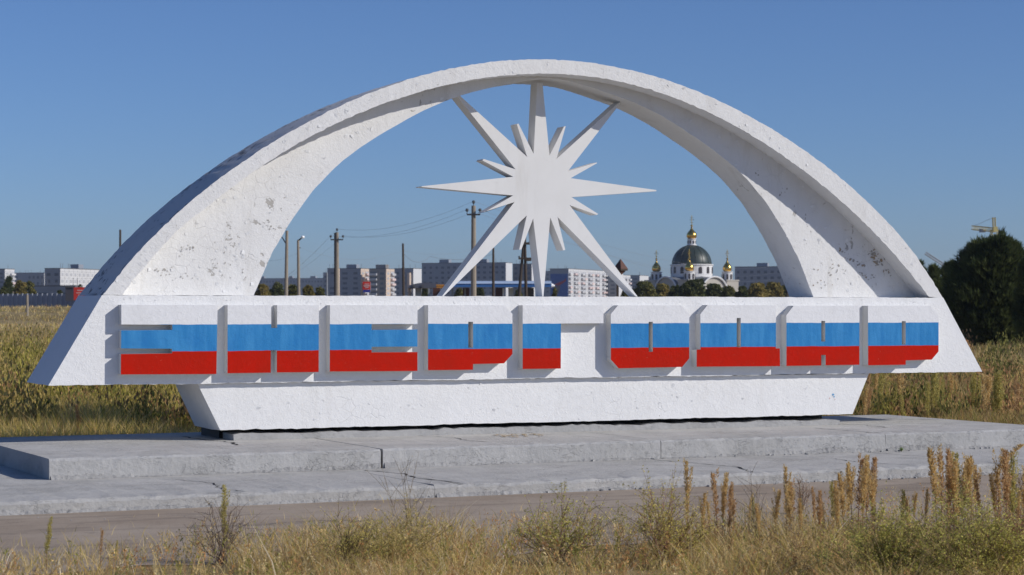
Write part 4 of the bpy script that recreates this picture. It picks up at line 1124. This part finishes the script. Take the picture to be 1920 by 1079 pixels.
STRAW, TAN, RUST, OLIVE, GOLD, DARK = (.60, .47, .22), (.46, .34, .16), (.33, .185, .085), (.24, .23, .06), (.44, .34, .09), (.11, .10, .035)
def field():
    r = np.random.default_rng(21); n = 210000
    side = r.random(n)
    px = np.where(side < .50, r.uniform(-110, 540, n), np.where(side < .84, r.uniform(1470, 2030, n), r.uniform(540, 1470, n)))
    u = r.random(n); D = 1 / (1 / 34. + (1 / 300. - 1 / 34.) * u ** 1.25)
    x, y = pix_xy(px, D)
    behind = (y > YB + .25) | (x > 22.9) | (x < 5.3)
    ok = behind & ~((x > 1.4) & (x < 5.8) & (y < YB + .4)) & ~((x > 16) & (x < 26.4) & (y < YU + .6)); px, D, x, y = px[ok], D[ok], x[ok], y[ok]; n = len(px)
    z = ground_z(x, y); c = clump(x, y, 4, .55); c2 = clump(x, y, 9, .09)
    left = px < 960
    near = 1 - smooth(55, 120, D)
    c3 = clump(x, y, 14, 1.6); h = (.16 + .40 * np.clip(c + .35, 0, 1) + .22 * np.clip(c3, 0, 1) + near * np.where(left, .10, .06)) * r.uniform(.45, 1.45, n) * np.where(D > 150, .7, 1)
    wd = np.maximum(.005, D * .00014) * r.uniform(.6, 1.3, n)
    cl = pal([OLIVE, GOLD, TAN, RUST, DARK, STRAW], [.26, .30, .16, .06, .06, .16], n, r)
    cr_ = pal([OLIVE, GOLD, TAN, RUST, DARK, STRAW], [.22, .10, .24, .22, .18, .04], n, r)
    cf = pal([OLIVE, GOLD, TAN, RUST, STRAW], [.08, .16, .34, .12, .30], n, r)
    col = np.where(left[:, None], cl, cr_); f_ = smooth(70, 150, D)[:, None]; pick = r.random((n, 1)) < f_; col = np.where(pick, cf, col)
    col = col * (1 + .35 * np.clip(c2, -1, 1) + .35 * np.clip(c3, -1, 1))[:, None]
    V, Q, T, C = blades(n, x, y, z - .02, h, wd, r.uniform(.1, .9, n), col, r)
    o = np_mesh('field_grass', V, Q, C, M['grass'], None, T); o['kind'] = 'stuff'
field()
def scrub():
    """low bushy growth of the field: many small leaves in rounded lumps, olive to rust"""
    r = np.random.default_rng(22); Vs, Cs = [], []
    cl = [((.14, .13, .03), (.36, .30, .07)), ((.11, .11, .03), (.28, .25, .06)), ((.22, .17, .06), (.46, .34, .12)), ((.24, .13, .06), (.40, .25, .11)), ((.08, .085, .03), (.19, .18, .05))]
    for i in range(620):
        left = r.random() < .52; px = r.uniform(-110, 470) if left else r.uniform(1540, 2030)
        D = 1 / (1 / 37. + (1 / 130. - 1 / 37.) * r.random() ** 1.1); x, y = pix_xy(px, D)
        if y < YB + 1.2 and 4.6 < x < 23.8: continue
        rad = r.uniform(.25, .62) * (1 + D / 160); hh = r.uniform(.35, 1.15) ** 1.2 * rad * 1.9 * (1.2 if left else .62); z = float(ground_z(x, y))
        n = int(260 * (1.0 if D < 70 else .6)); d = rand_dirs(n, r); d[:, 2] = np.abs(d[:, 2]); q = r.uniform(.45, 1.08, n)[:, None]
        P = np.array([x, y, z]) + d * q * np.array([rad, rad, hh])
        a = rand_dirs(n, r) * .38 + np.array([0, 0, .8]); a /= np.linalg.norm(a, axis=1, keepdims=True); b = np.cross(a, rand_dirs(n, r)); b /= np.linalg.norm(b, axis=1, keepdims=True) + 1e-6
        sz = (.065 + D * .0007) * r.uniform(.6, 1.4, n)[:, None]
        Vs.append(np.stack([P - a * sz * .1, P + a * sz * .5 + b * sz * .2, P + a * sz, P + a * sz * .5 - b * sz * .2], 1).reshape(-1, 3))
        w_ = [.40, .12, .30, .10, .08] if left else [.10, .14, .22, .26, .28]
        c0, c1 = cl[r.choice(5, p=w_)]
        Cs.append(np.repeat(mixcol(c0, c1, r.random(n)) * r.uniform(.7, 1.3, (n, 1)) * r.uniform(.6, 1.25), 4, 0))
    V, C = np.concatenate(Vs), np.concatenate(Cs)
    o = np_mesh('field_scrub', V, np.arange(len(V)).reshape(-1, 4), C, M['weed']); o['kind'] = 'stuff'
scrub()
def edge_y(px):
    return np.interp(px, [-80, 100, 300, 430, 620, 760, 960, 1130, 1300, 1500, 1640, 1800, 2000], [1074, 1066, 1046, 1030, 1016, 1020, 1012, 1004, 1002, 1000, 992, 978, 970])
def front():
    r = np.random.default_rng(31); n = 80000
    px = r.uniform(-90, 2010, n); yb = 985 + (1330 - 985) * r.random(n) ** .8
    x0 = (px * 0 + yb); D = EYE * F / (yb - 583.0)
    x, y = pix_xy(px, D); c = clump(x, y, 5, 2.6)
    ok = (yb > edge_y(px) + 16 * c + r.normal(0, 9, n)) & (y < 22.4); px, D, x, y, c, yb = px[ok], D[ok], x[ok], y[ok], c[ok], yb[ok]; n = len(px)
    gap = clump(x, y, 8, 1.5); keep = (gap > -.18) | (r.random(n) < .18); px, D, x, y, c, yb, gap = (a[keep] for a in (px, D, x, y, c, yb, gap)); n = len(px)
    rt_ = np.interp(px, [0, 500, 1200, 1920], [0, .25, .55, 1.0])
    h = (.10 + .12 * rt_ + .18 * np.clip(c + .3, 0, 1) + .14 * np.clip(gap, 0, 1)) * r.uniform(.4, 1.6, n) * np.where(r.random(n) < .02, 1.7, 1.0)
    thin = r.random(n) < np.interp(px, [0, 250, 600], [.55, .8, 1.0]); 
    px, D, x, y, c, h, rt_ = (a[thin] for a in (px, D, x, y, c, h, rt_)); n = len(px)
    wd = .0035 * r.uniform(.6, 1.5, n)
    ca_ = pal([STRAW, TAN, GOLD, RUST, OLIVE, (.66, .58, .42)], [.38, .25, .12, .15, .03, .07], n, r)
    cb_ = pal([STRAW, TAN, GOLD, RUST, OLIVE, DARK], [.24, .26, .18, .14, .15, .03], n, r)
    col = np.where((r.random(n) < rt_)[:, None], cb_, ca_)
    V, Q, T, C = blades(n, x, y, np.full(n, .0), h * .9, wd, r.uniform(.2, 1.5, n) ** 1.0, col, r)
    o = np_mesh('roadside_grass', V, Q, C, M['grass'], None, T); o['kind'] = 'stuff'
    # sparse short tufts creeping over the edge of the plaza and in the joints of the steps
    n = 2600; px = r.uniform(-60, 1980, n); yb = edge_y(px) - np.abs(r.normal(0, 22, n)); D = EYE * F / (yb - 583.0); x, y = pix_xy(px, D)
    V, Q, T, C = blades(n, x, y, np.full(n, .0), r.uniform(.03, .16, n), np.full(n, .003), r.uniform(.2, 1.2, n), pal([STRAW, TAN, OLIVE, GOLD], [.3, .3, .2, .2], n, r), r)
    o = np_mesh('plaza_edge_tufts', V, Q, C, M['grass'], None, T); o['kind'] = 'stuff'
front()
def sprigs():
    r = np.random.default_rng(33); n = 1500; px = r.uniform(-60, 1980, n); yb = edge_y(px) + r.uniform(-6, 190, n); D = EYE * F / (yb - 583.0); x, y = pix_xy(px, D)
    ok = r.random(n) < np.interp(px, [0, 400, 1000], [.35, .8, 1]); x, y, px = x[ok], y[ok], px[ok]; n = len(x); m_ = 26
    h = r.uniform(.14, .44, n) * np.interp(px, [0, 900, 1900], [.7, .9, 1.1]); lx, ly = r.normal(0, .28, n) * h, r.normal(0, .28, n) * h
    t = r.uniform(.25, 1, (n, m_)); spread = .10 * h[:, None] * (1.3 - t)
    P = np.stack([x[:, None] + lx[:, None] * t + r.normal(0, 1, (n, m_)) * spread, y[:, None] + ly[:, None] * t + r.normal(0, 1, (n, m_)) * spread, h[:, None] * t], -1).reshape(-1, 3)
    k = len(P); a = rand_dirs(k, r) * .7 + np.array([0, 0, .6]); a /= np.linalg.norm(a, axis=1, keepdims=True); b = np.cross(a, rand_dirs(k, r)); b /= np.linalg.norm(b, axis=1, keepdims=True) + 1e-6
    sz = .024 * r.uniform(.5, 1.5, k)[:, None]
    V = np.stack([P - a * sz * .1, P + a * sz * .5 + b * sz * .22, P + a * sz, P + a * sz * .5 - b * sz * .22], 1).reshape(-1, 3)
    base = pal([(.42, .24, .10), (.52, .38, .16), (.30, .27, .07), (.24, .23, .07), (.56, .46, .24)], [.3, .25, .2, .15, .1], n, r)
    C = np.repeat(np.repeat(base, m_, 0) * r.uniform(.7, 1.25, (k, 1)), 4, 0)
    st = np.stack([np.stack([x - .002, y, h * 0], 1), np.stack([x + .002, y, h * 0], 1), np.stack([x + lx + .001, y + ly, h], 1), np.stack([x + lx - .001, y + ly, h], 1)], 1).reshape(-1, 3)
    V = np.concatenate([V, st]); C = np.concatenate([C, np.repeat(base * .6, 4, 0)])
    o = np_mesh('roadside_sprigs', V, np.arange(len(V)).reshape(-1, 4), C, M['weed']); o['kind'] = 'stuff'
sprigs()
def rubble():
    """crumbs of concrete and litter along the feet of the steps"""
    mb = MB(); r = random.Random(4)
    for i in range(420):
        if i % 3: x, y, z = r.uniform(2, 24), YL - abs(r.gauss(.02, .05)), .008
        else: x, y, z = r.uniform(5.8, 22.6), YU - abs(r.gauss(.01, .03)), Z1 + .002
        s_ = r.choice((.008, .012, .02, .03)); a = r.uniform(0, 3.1)
        ax = Vector((math.cos(a), math.sin(a), 0)); mb.box((x, y, z + s_ * .3), s_ * r.uniform(.8, 1.8), s_, s_ * .7, ax, Vector((-ax.y, ax.x, 0)))
    for i in range(60):
        x, y = r.uniform(3, 20), r.uniform(20.5, 25); s_ = r.choice((.01, .014, .02)); mb.box((x, y, .012), s_, s_ * .8, s_ * .5)
    o = mb.build('concrete_crumbs', M['step_low']); o['kind'] = 'stuff'
rubble()

# ------------------------------------------------------------------ weeds
def stalk_mesh(seed, h, fluff, cols, lowleaf=.25):
    """tall weed: thin stem, dense brush-like seed head on the upper part"""
    r = np.random.default_rng(seed); Vs, Qs, Cs = [], [], []
    bend = r.uniform(-.10, .10, 2) * h; nod = fluff.get('nod', 0)
    def axis(t):
        x = bend[0] * t ** 2 + nod * np.clip(t - .7, 0, 1) ** 1.3 * h * 2.2; y = bend[1] * t ** 2
        return np.stack([x, y, h * (t - nod * np.clip(t - .8, 0, 1) ** 2 * 1.2)], -1)
    def quads(P, a, b, c):
        V = np.stack([P - b, P + a * .5 - b * .2 + b * 1.0, P + a, P + a * .5 - b], 1); k = sum(len(v) for v in Vs)
        Vs.append(V.reshape(-1, 3)); Qs.append(np.arange(4 * len(P)).reshape(-1, 4) + k); Cs.append(np.repeat(c, 4, 0))
    n = int(fluff.get('n', 420)); lo = fluff.get('lo', .42); t = lo + (1 - lo) * r.random(n) ** .9
    ang = r.uniform(0, 6.28, n); s = (t - lo) / (1 - lo)
    rad = fluff.get('r', .05) * (np.sin(np.pi * np.clip(s * .82 + .12, 0, 1)) ** .6) * (.25 + 1.0 * r.random(n) ** 2.0)
    P = axis(t) + np.stack([np.cos(ang) * rad, np.sin(ang) * rad, np.zeros(n)], 1)
    out = np.stack([np.cos(ang), np.sin(ang), np.full(n, 1.6)], 1) + r.normal(0, .35, (n, 3)); out /= np.linalg.norm(out, axis=1, keepdims=True)
    b = np.cross(out, rand_dirs(n, r)); b /= np.linalg.norm(b, axis=1, keepdims=True)
    quads(P, out * (.028 * r.uniform(.6, 1.4, n))[:, None], b * (.005 * r.uniform(.6, 1.5, n))[:, None], mixcol(cols[0], cols[1], r.random(n)) * r.uniform(.75, 1.2, (n, 1)))
    for j in range(int(fluff.get('br', 4))):            # side branches, each a smaller brush, rising close to the stem
        t0 = r.uniform(lo - .08, .82); az_ = r.uniform(0, 6.28); ln_ = h * r.uniform(.14, .30); q = int(n * .16)
        s2 = r.random(q); dv = np.array([math.cos(az_), math.sin(az_), 0]) * r.uniform(.16, .34)
        base_ = axis(np.array([t0]))[0]; Pb = base_ + ln_ * (s2[:, None] * np.array([0, 0, .95]) + (s2[:, None] ** .7) * dv)
        an = r.uniform(0, 6.28, q); rb = fluff.get('r', .02) * .62 * (np.sin(np.pi * np.clip(s2 * .8 + .15, 0, 1)) ** .6) * (.25 + r.random(q) ** 2)
        Pb = Pb + np.stack([np.cos(an) * rb, np.sin(an) * rb, np.zeros(q)], 1)
        ob = np.stack([np.cos(an), np.sin(an), np.full(q, 1.7)], 1) + r.normal(0, .35, (q, 3)); ob /= np.linalg.norm(ob, axis=1, keepdims=True)
        bb = np.cross(ob, rand_dirs(q, r)); bb /= np.linalg.norm(bb, axis=1, keepdims=True)
        quads(Pb, ob * (.024 * r.uniform(.6, 1.4, q))[:, None], bb * (.0045 * r.uniform(.6, 1.5, q))[:, None], mixcol(cols[0], cols[1], r.random(q)) * r.uniform(.75, 1.2, (q, 1)))
    m_ = int(70 * lowleaf / .25); t = r.uniform(.08, lo + .1, m_); ang = r.uniform(0, 6.28, m_)
    out = np.stack([np.cos(ang), np.sin(ang), r.uniform(-.4, .9, m_)], 1); out /= np.linalg.norm(out, axis=1, keepdims=True); b = np.cross(out, rand_dirs(m_, r)); b /= np.linalg.norm(b, axis=1, keepdims=True)
    quads(axis(t), out * (.06 * r.uniform(.4, 1.2, m_))[:, None], b * .005, mixcol(cols[2], cols[0], r.random(m_)))
    V = np.concatenate(Vs); Q = np.concatenate(Qs); C = np.concatenate(Cs)
    tt = np.linspace(0, .97, 9); A = axis(tt); st = MB(); st.tube([tuple(a) for a in A], [.0055 - .004 * q for q in tt], 5)
    return V, Q, C, st
SEED = [(.39, .275, .115), (.56, .43, .21), (.20, .12, .065)]; SEEDG = [(.28, .25, .07), (.47, .40, .15), (.19, .14, .065)]; SEEDR = [(.33, .205, .10), (.49, .345, .18), (.20, .115, .07)]
stem_m = flat('brown_weed_stem', (.22, .12, .075), .9, .3, 8)
PROTO = {}
def proto(key, seed, h, fluff, cols):
    V, Q, C, st = stalk_mesh(seed, h, fluff, cols)
    hd = np_mesh('seed_head', V, Q, C, M['weed']); sm = st.build('stem', stem_m)
    PROTO[key] = (h, hd.data, sm.data)
    for o in (hd, sm): bpy.data.objects.remove(o)
proto('a', 1, .9, dict(n=520, r=.022, br=5), SEED); proto('b', 2, .8, dict(n=520, r=.020, lo=.5), SEEDR); proto('c', 3, .85, dict(n=560, r=.028, lo=.36), SEEDG)
proto('d', 4, .75, dict(n=330, r=.016, lo=.5, br=2), SEEDR); proto('nod', 5, .95, dict(n=520, r=.030, lo=.6, nod=.55), SEED); proto('e', 6, .9, dict(n=560, r=.026, lo=.34, br=7), SEEDG); proto('f', 7, .85, dict(n=480, r=.019, lo=.56, br=6), SEED); proto('g', 8, .8, dict(n=420, r=.018, lo=.4, br=3), SEEDR); proto('h', 9, .95, dict(n=600, r=.025, lo=.48, br=8), SEED)
def stalk(key, px, ytop, D, label, group, rng_):
    h0, hd, sm = PROTO[key]; x, y = pix_xy(px, D); g = Vector((float(x), float(y), float(ground_z(x, y))))
    top = EYE + (583 - ytop) / F * D; h = max(.25, top - g.z)
    t = thing('weed_stalk', label, 'weed', tuple(g), group)
    sc = h / h0; t.scale = (sc * rng_.uniform(.85, 1.1) * (1.2 if D > 30 else 1.0),) * 2 + (sc,); t.rotation_euler = (0, 0, rng_.uniform(0, 6.28) if key != 'nod' else -YAW + rng_.uniform(-.3, .3))
    for nm, d in (('seed_head', hd), ('stem', sm)):
        o = bpy.data.objects.new(nm, d); COL.objects.link(o); o.parent = t
        if nm == 'seed_head': o['kind'] = 'stuff'
    return t
rs = random.Random(77)
for key, px, yt, D, lb in (('c', 88, 969, 19.6, 'lone short greenish weed at the left bottom corner of the plaza'), ('d', 189, 995, 19.3, 'lone brown weed left of the small bright green one'), ('c', 217, 1014, 19.5, 'small bright green weed standing in the left roadside grass'),
                            ('c', 421, 912, 20.0, 'tall yellow topped weed inside the grey twiggy bush on the left'), ('nod', 1866, 831, 21.2, 'tall weed with a nodding bent head at the right edge'),
                            ('d', 733, 986, 20.6, 'small tan weed between the feathery grass and the round bush'), ('a', 1289, 867, 21.0, 'tall brown weed standing against the olive bush right of centre')):
    stalk(key, px, yt, D, lb, 'single weeds along the roadside', rs)
clumps = (
    ('thin weed stalk of the close pair just right of the brown and green bush', ((1316, 925), (1330, 940))),
    ('slender brown weed stalk in the loose foursome standing before the lower step', ((1346, 890), (1353, 888), (1366, 905), (1376, 912))),
    ('low tan weed stalk between the brown foursome and the thin dry sprig', ((1403, 928), (1412, 935), (1425, 945))),
    ('weed stalk in the ragged row behind the straggly straw coloured bush', ((1452, 920), (1474, 878), (1480, 915), (1489, 905), (1500, 935))),
    ('short weed stalk of the reddish trio right of the ragged row', ((1528, 915), (1537, 921), (1545, 935))),
    ('weed stalk of the pair just left of the tall golden tuft', ((1562, 905), (1570, 902))),
    ('weed stalk on the left side of the tall golden tuft', ((1582, 890), (1590, 885), (1597, 872))),
    ('tall golden weed stalk in the branching tuft left of the large clump', ((1608, 862), (1615, 856), (1624, 868), (1634, 860), (1640, 880))),
    ('low weed stalk between the golden tuft and the large dense clump', ((1692, 920), (1704, 932), (1712, 925), (1734, 920))),
    ('golden weed stalk in the large dense clump above the olive bushes', ((1757, 842), (1766, 855), (1773, 850), (1781, 858), (1789, 845), (1793, 866), (1797, 852), (1804, 872), (1812, 858), (1821, 860), (1829, 875), (1838, 900))),
    ('weed stalk at the foot of the nodding weed at the right edge', ((1867, 890), (1874, 905))),
    ('weed stalk in the last clump at the right picture edge', ((1886, 848), (1893, 860), (1898, 852), (1906, 920), (1915, 880))))
k_ = 0
for lb, pts in clumps:
    for px, yt in pts:
        stalk('afdhgbaehf'[k_ % 10], px, yt, rs.uniform(20.4, 22.3), lb, 'weed clumps on the roadside: ' + lb.split(' in ')[-1].split(' of the ')[-1], rs); k_ += 1
BG_ = 'weed stalks behind the right end of the platform'
for i in range(64):
    px = rs.uniform(1590, 1935); D = rs.uniform(37.5, 52); yt = rs.triangular(676, 755, 706) + (8 if px < 1680 else 0)
    x_, y_ = pix_xy(px, D)
    if y_ < YB + .3 and x_ < 23.1: D = 43 + (i % 5)
    stalk('acehfebc'[i % 8], px, yt, D, 'tall weed stalk in the dense stand behind the right end of the platform', BG_, rs)
for i in range(12):
    px = rs.uniform(60, 370); D = rs.uniform(36, 46)
    stalk('ecaebc'[i % 6], px, rs.uniform(740, 790), D, 'olive weed stalk in the growth behind the left end of the platform', 'weed stalks behind the left end of the platform', rs)

def twig_bush(name, label, px, D, ytop, hw, seed, nst, cols, stemcol, leaf=.02, nleaf=9, lean=0.0, droop=.0, sub=7, upright=.5):
    """open wiry bush: arching stems with side twigs and small leaves"""
    r = random.Random(seed); g = ground_at(px, D); h = at(px, ytop, D).z - g.z; rad = hw * D / F
    t = thing(name, label, 'bush', tuple(g)); tw = MB(); LP = []
    for i in range(nst):
        a = r.uniform(0, 6.28); sp = rad * r.uniform(.1, 1.25); hh = h * r.uniform(.35, 1.0) * (1.18 if r.random() < .12 else 1.0) * (1 - .30 * min(1, sp / rad) ** 2)
        e = g + RH * (math.cos(a) * sp + lean * hh) + DH * math.sin(a) * sp * .8 + Vector((0, 0, hh))
        b = g + Vector((r.gauss(0, rad * .1), r.gauss(0, rad * .1), -.02)); mid = b.lerp(e, .5) + Vector((0, 0, hh * (upright - .35))) 
        pts = [b.lerp(mid, k / 4).lerp(mid.lerp(e, k / 4), k / 4) for k in range(5)]
        tw.tube(pts, [.0045, .004, .003, .0022, .001], 3, cap=False)
        for j in range(sub):
            k = r.uniform(.25, .98); p = pts[min(3, int(k * 4))].lerp(pts[min(4, int(k * 4) + 1)], k * 4 % 1)
            dr = (e - b).normalized() + Vector((r.gauss(0, .7), r.gauss(0, .7), r.gauss(.1, .5) - droop)); q = p + dr.normalized() * h * r.uniform(.1, .42)
            tw.tube([p, p.lerp(q, .5) + Vector((0, 0, .008)), q], [.0022, .0018, .0008], 3, cap=False)
            for l in range(nleaf): LP.append(tuple(p.lerp(q, r.uniform(.1, 1.05)) + Vector((r.gauss(0, .012), r.gauss(0, .012), r.gauss(0, .012))) - g))
    tw.build('twigs', flat('twig_' + name, stemcol, .9, .3, 8), t)
    P = np.array(LP); n = len(P); rr = np.random.default_rng(seed)
    a = rand_dirs(n, rr); a[:, 2] = np.abs(a[:, 2]) * .8; b = np.cross(a, rand_dirs(n, rr)); b /= np.linalg.norm(b, axis=1, keepdims=True) + 1e-6
    s = leaf * rr.uniform(.5, 1.4, n)[:, None]
    V = np.stack([P - a * s * .1, P + a * s * .5 + b * s * .22, P + a * s, P + a * s * .5 - b * s * .22], 1).reshape(-1, 3)
    C = np.repeat(mixcol(cols[0], cols[1], rr.random(n)) * rr.uniform(.75, 1.2, (n, 1)), 4, 0)
    np_mesh('leaves', V, np.arange(4 * n).reshape(-1, 4), C, M['weed'], t)['kind'] = 'stuff'
    return t
OG = ((.26, .24, .06), (.60, .50, .15)); DG = ((.25, .25, .06), (.56, .50, .14)); GT = ((.38, .30, .19), (.58, .47, .28)); RB = ((.30, .16, .075), (.52, .32, .14))
twig_bush('twiggy_bush', 'grey leafless twiggy bush on the left roadside round a yellow topped weed', 415, 20.0, 935, 62, 1, 26, GT, (.16, .12, .095), .014, 4)
twig_bush('feathery_grass', 'feathery yellow green grass tuft leaning to the right at the roadside', 725, 19.3, 945, 95, 2, 46, ((.30, .26, .08), (.55, .45, .18)), (.36, .27, .11), .022, 9, .45, .1)
twig_bush('olive_bush', 'olive bush left of the feathery leaning grass', 655, 18.9, 960, 55, 3, 34, OG, (.15, .11, .06), .018, 10)
twig_bush('round_bush', 'rounded olive tumbleweed bush in the middle of the roadside', 1050, 19.9, 915, 86, 4, 36, DG, (.22, .14, .09), .022, 14)
twig_bush('brown_green_bush', 'brown and green bush beside the tall weed right of centre', 1245, 19.7, 893, 72, 5, 38, OG, (.22, .13, .08), .022, 14)
twig_bush('thin_sprig', 'thin dry sprig standing before the lower step right of centre', 1412, 21.3, 855, 22, 6, 7, GT, (.14, .11, .08), .012, 3)
twig_bush('wispy_sprig', 'wispy dry sprig rising over the step left of centre', 775, 20.2, 850, 55, 7, 8, GT, (.18, .14, .09), .012, 3, -.1)
twig_bush('low_olive_bush', 'soft low olive bush at the bottom right of the road edge', 1665, 17.6, 955, 120, 8, 90, DG, (.22, .15, .08), .022, 18)
twig_bush('dense_olive_bush', 'large dense olive bush filling the bottom right corner', 1835, 17.4, 925, 135, 9, 120, DG, (.22, .15, .08), .022, 18)
twig_bush('rusty_bush', 'rusty brown bush at the right picture edge below the weeds', 1905, 19.0, 940, 60, 10, 44, RB, (.15, .075, .045), .018, 10)
twig_bush('straggly_bush', 'straggly straw coloured bush at the bottom between centre and right', 1480, 18.4, 985, 95, 11, 54, ((.42, .32, .14), (.62, .48, .22)), (.28, .18, .10), .018, 8)
twig_bush('step_weed', 'small dry weed growing at the foot of the lower step on the right', 1502, 24.9, 893, 22, 12, 12, RB, (.15, .09, .05), .014, 4)
twig_bush('edge_weed', 'small dry weed by the lower step at the right picture edge', 1905, 24.8, 858, 26, 13, 12, GT, (.15, .10, .06), .014, 4)
# green tuft of moss on the step
tf = twig_bush('green_tuft', 'bright green little tuft growing at the joint of the upper step on the right', 1690, 30.5, 838, 7, 14, 16, ((.10, .17, .03), (.22, .30, .06)), (.10, .14, .04), .03, 6)
q = on_y(1690, 846, YU - .06); tf.location = (q.x, q.y, Z1); tf.scale = (.42, .42, .16)

# ------------------------------------------------------------------ haze: one closed box of thin air round everything
hz_ = MB(); hz_.box((700, 1100, 29), 6400, 5400, 62)
hm = bpy.data.materials.new('thin_haze'); hm.use_nodes = True; ht = hm.node_tree
ht.nodes.remove(ht.nodes['Principled BSDF'])
pv = ht.nodes.new('ShaderNodeVolumePrincipled'); pv.inputs['Density'].default_value = .00010; pv.inputs['Color'].default_value = (.80, .88, 1.0, 1); pv.inputs['Anisotropy'].default_value = .2
ht.links.new(pv.outputs[0], ht.nodes['Material Output'].inputs['Volume'])
ho = hz_.build('haze', hm); ho['kind'] = 'stuff'
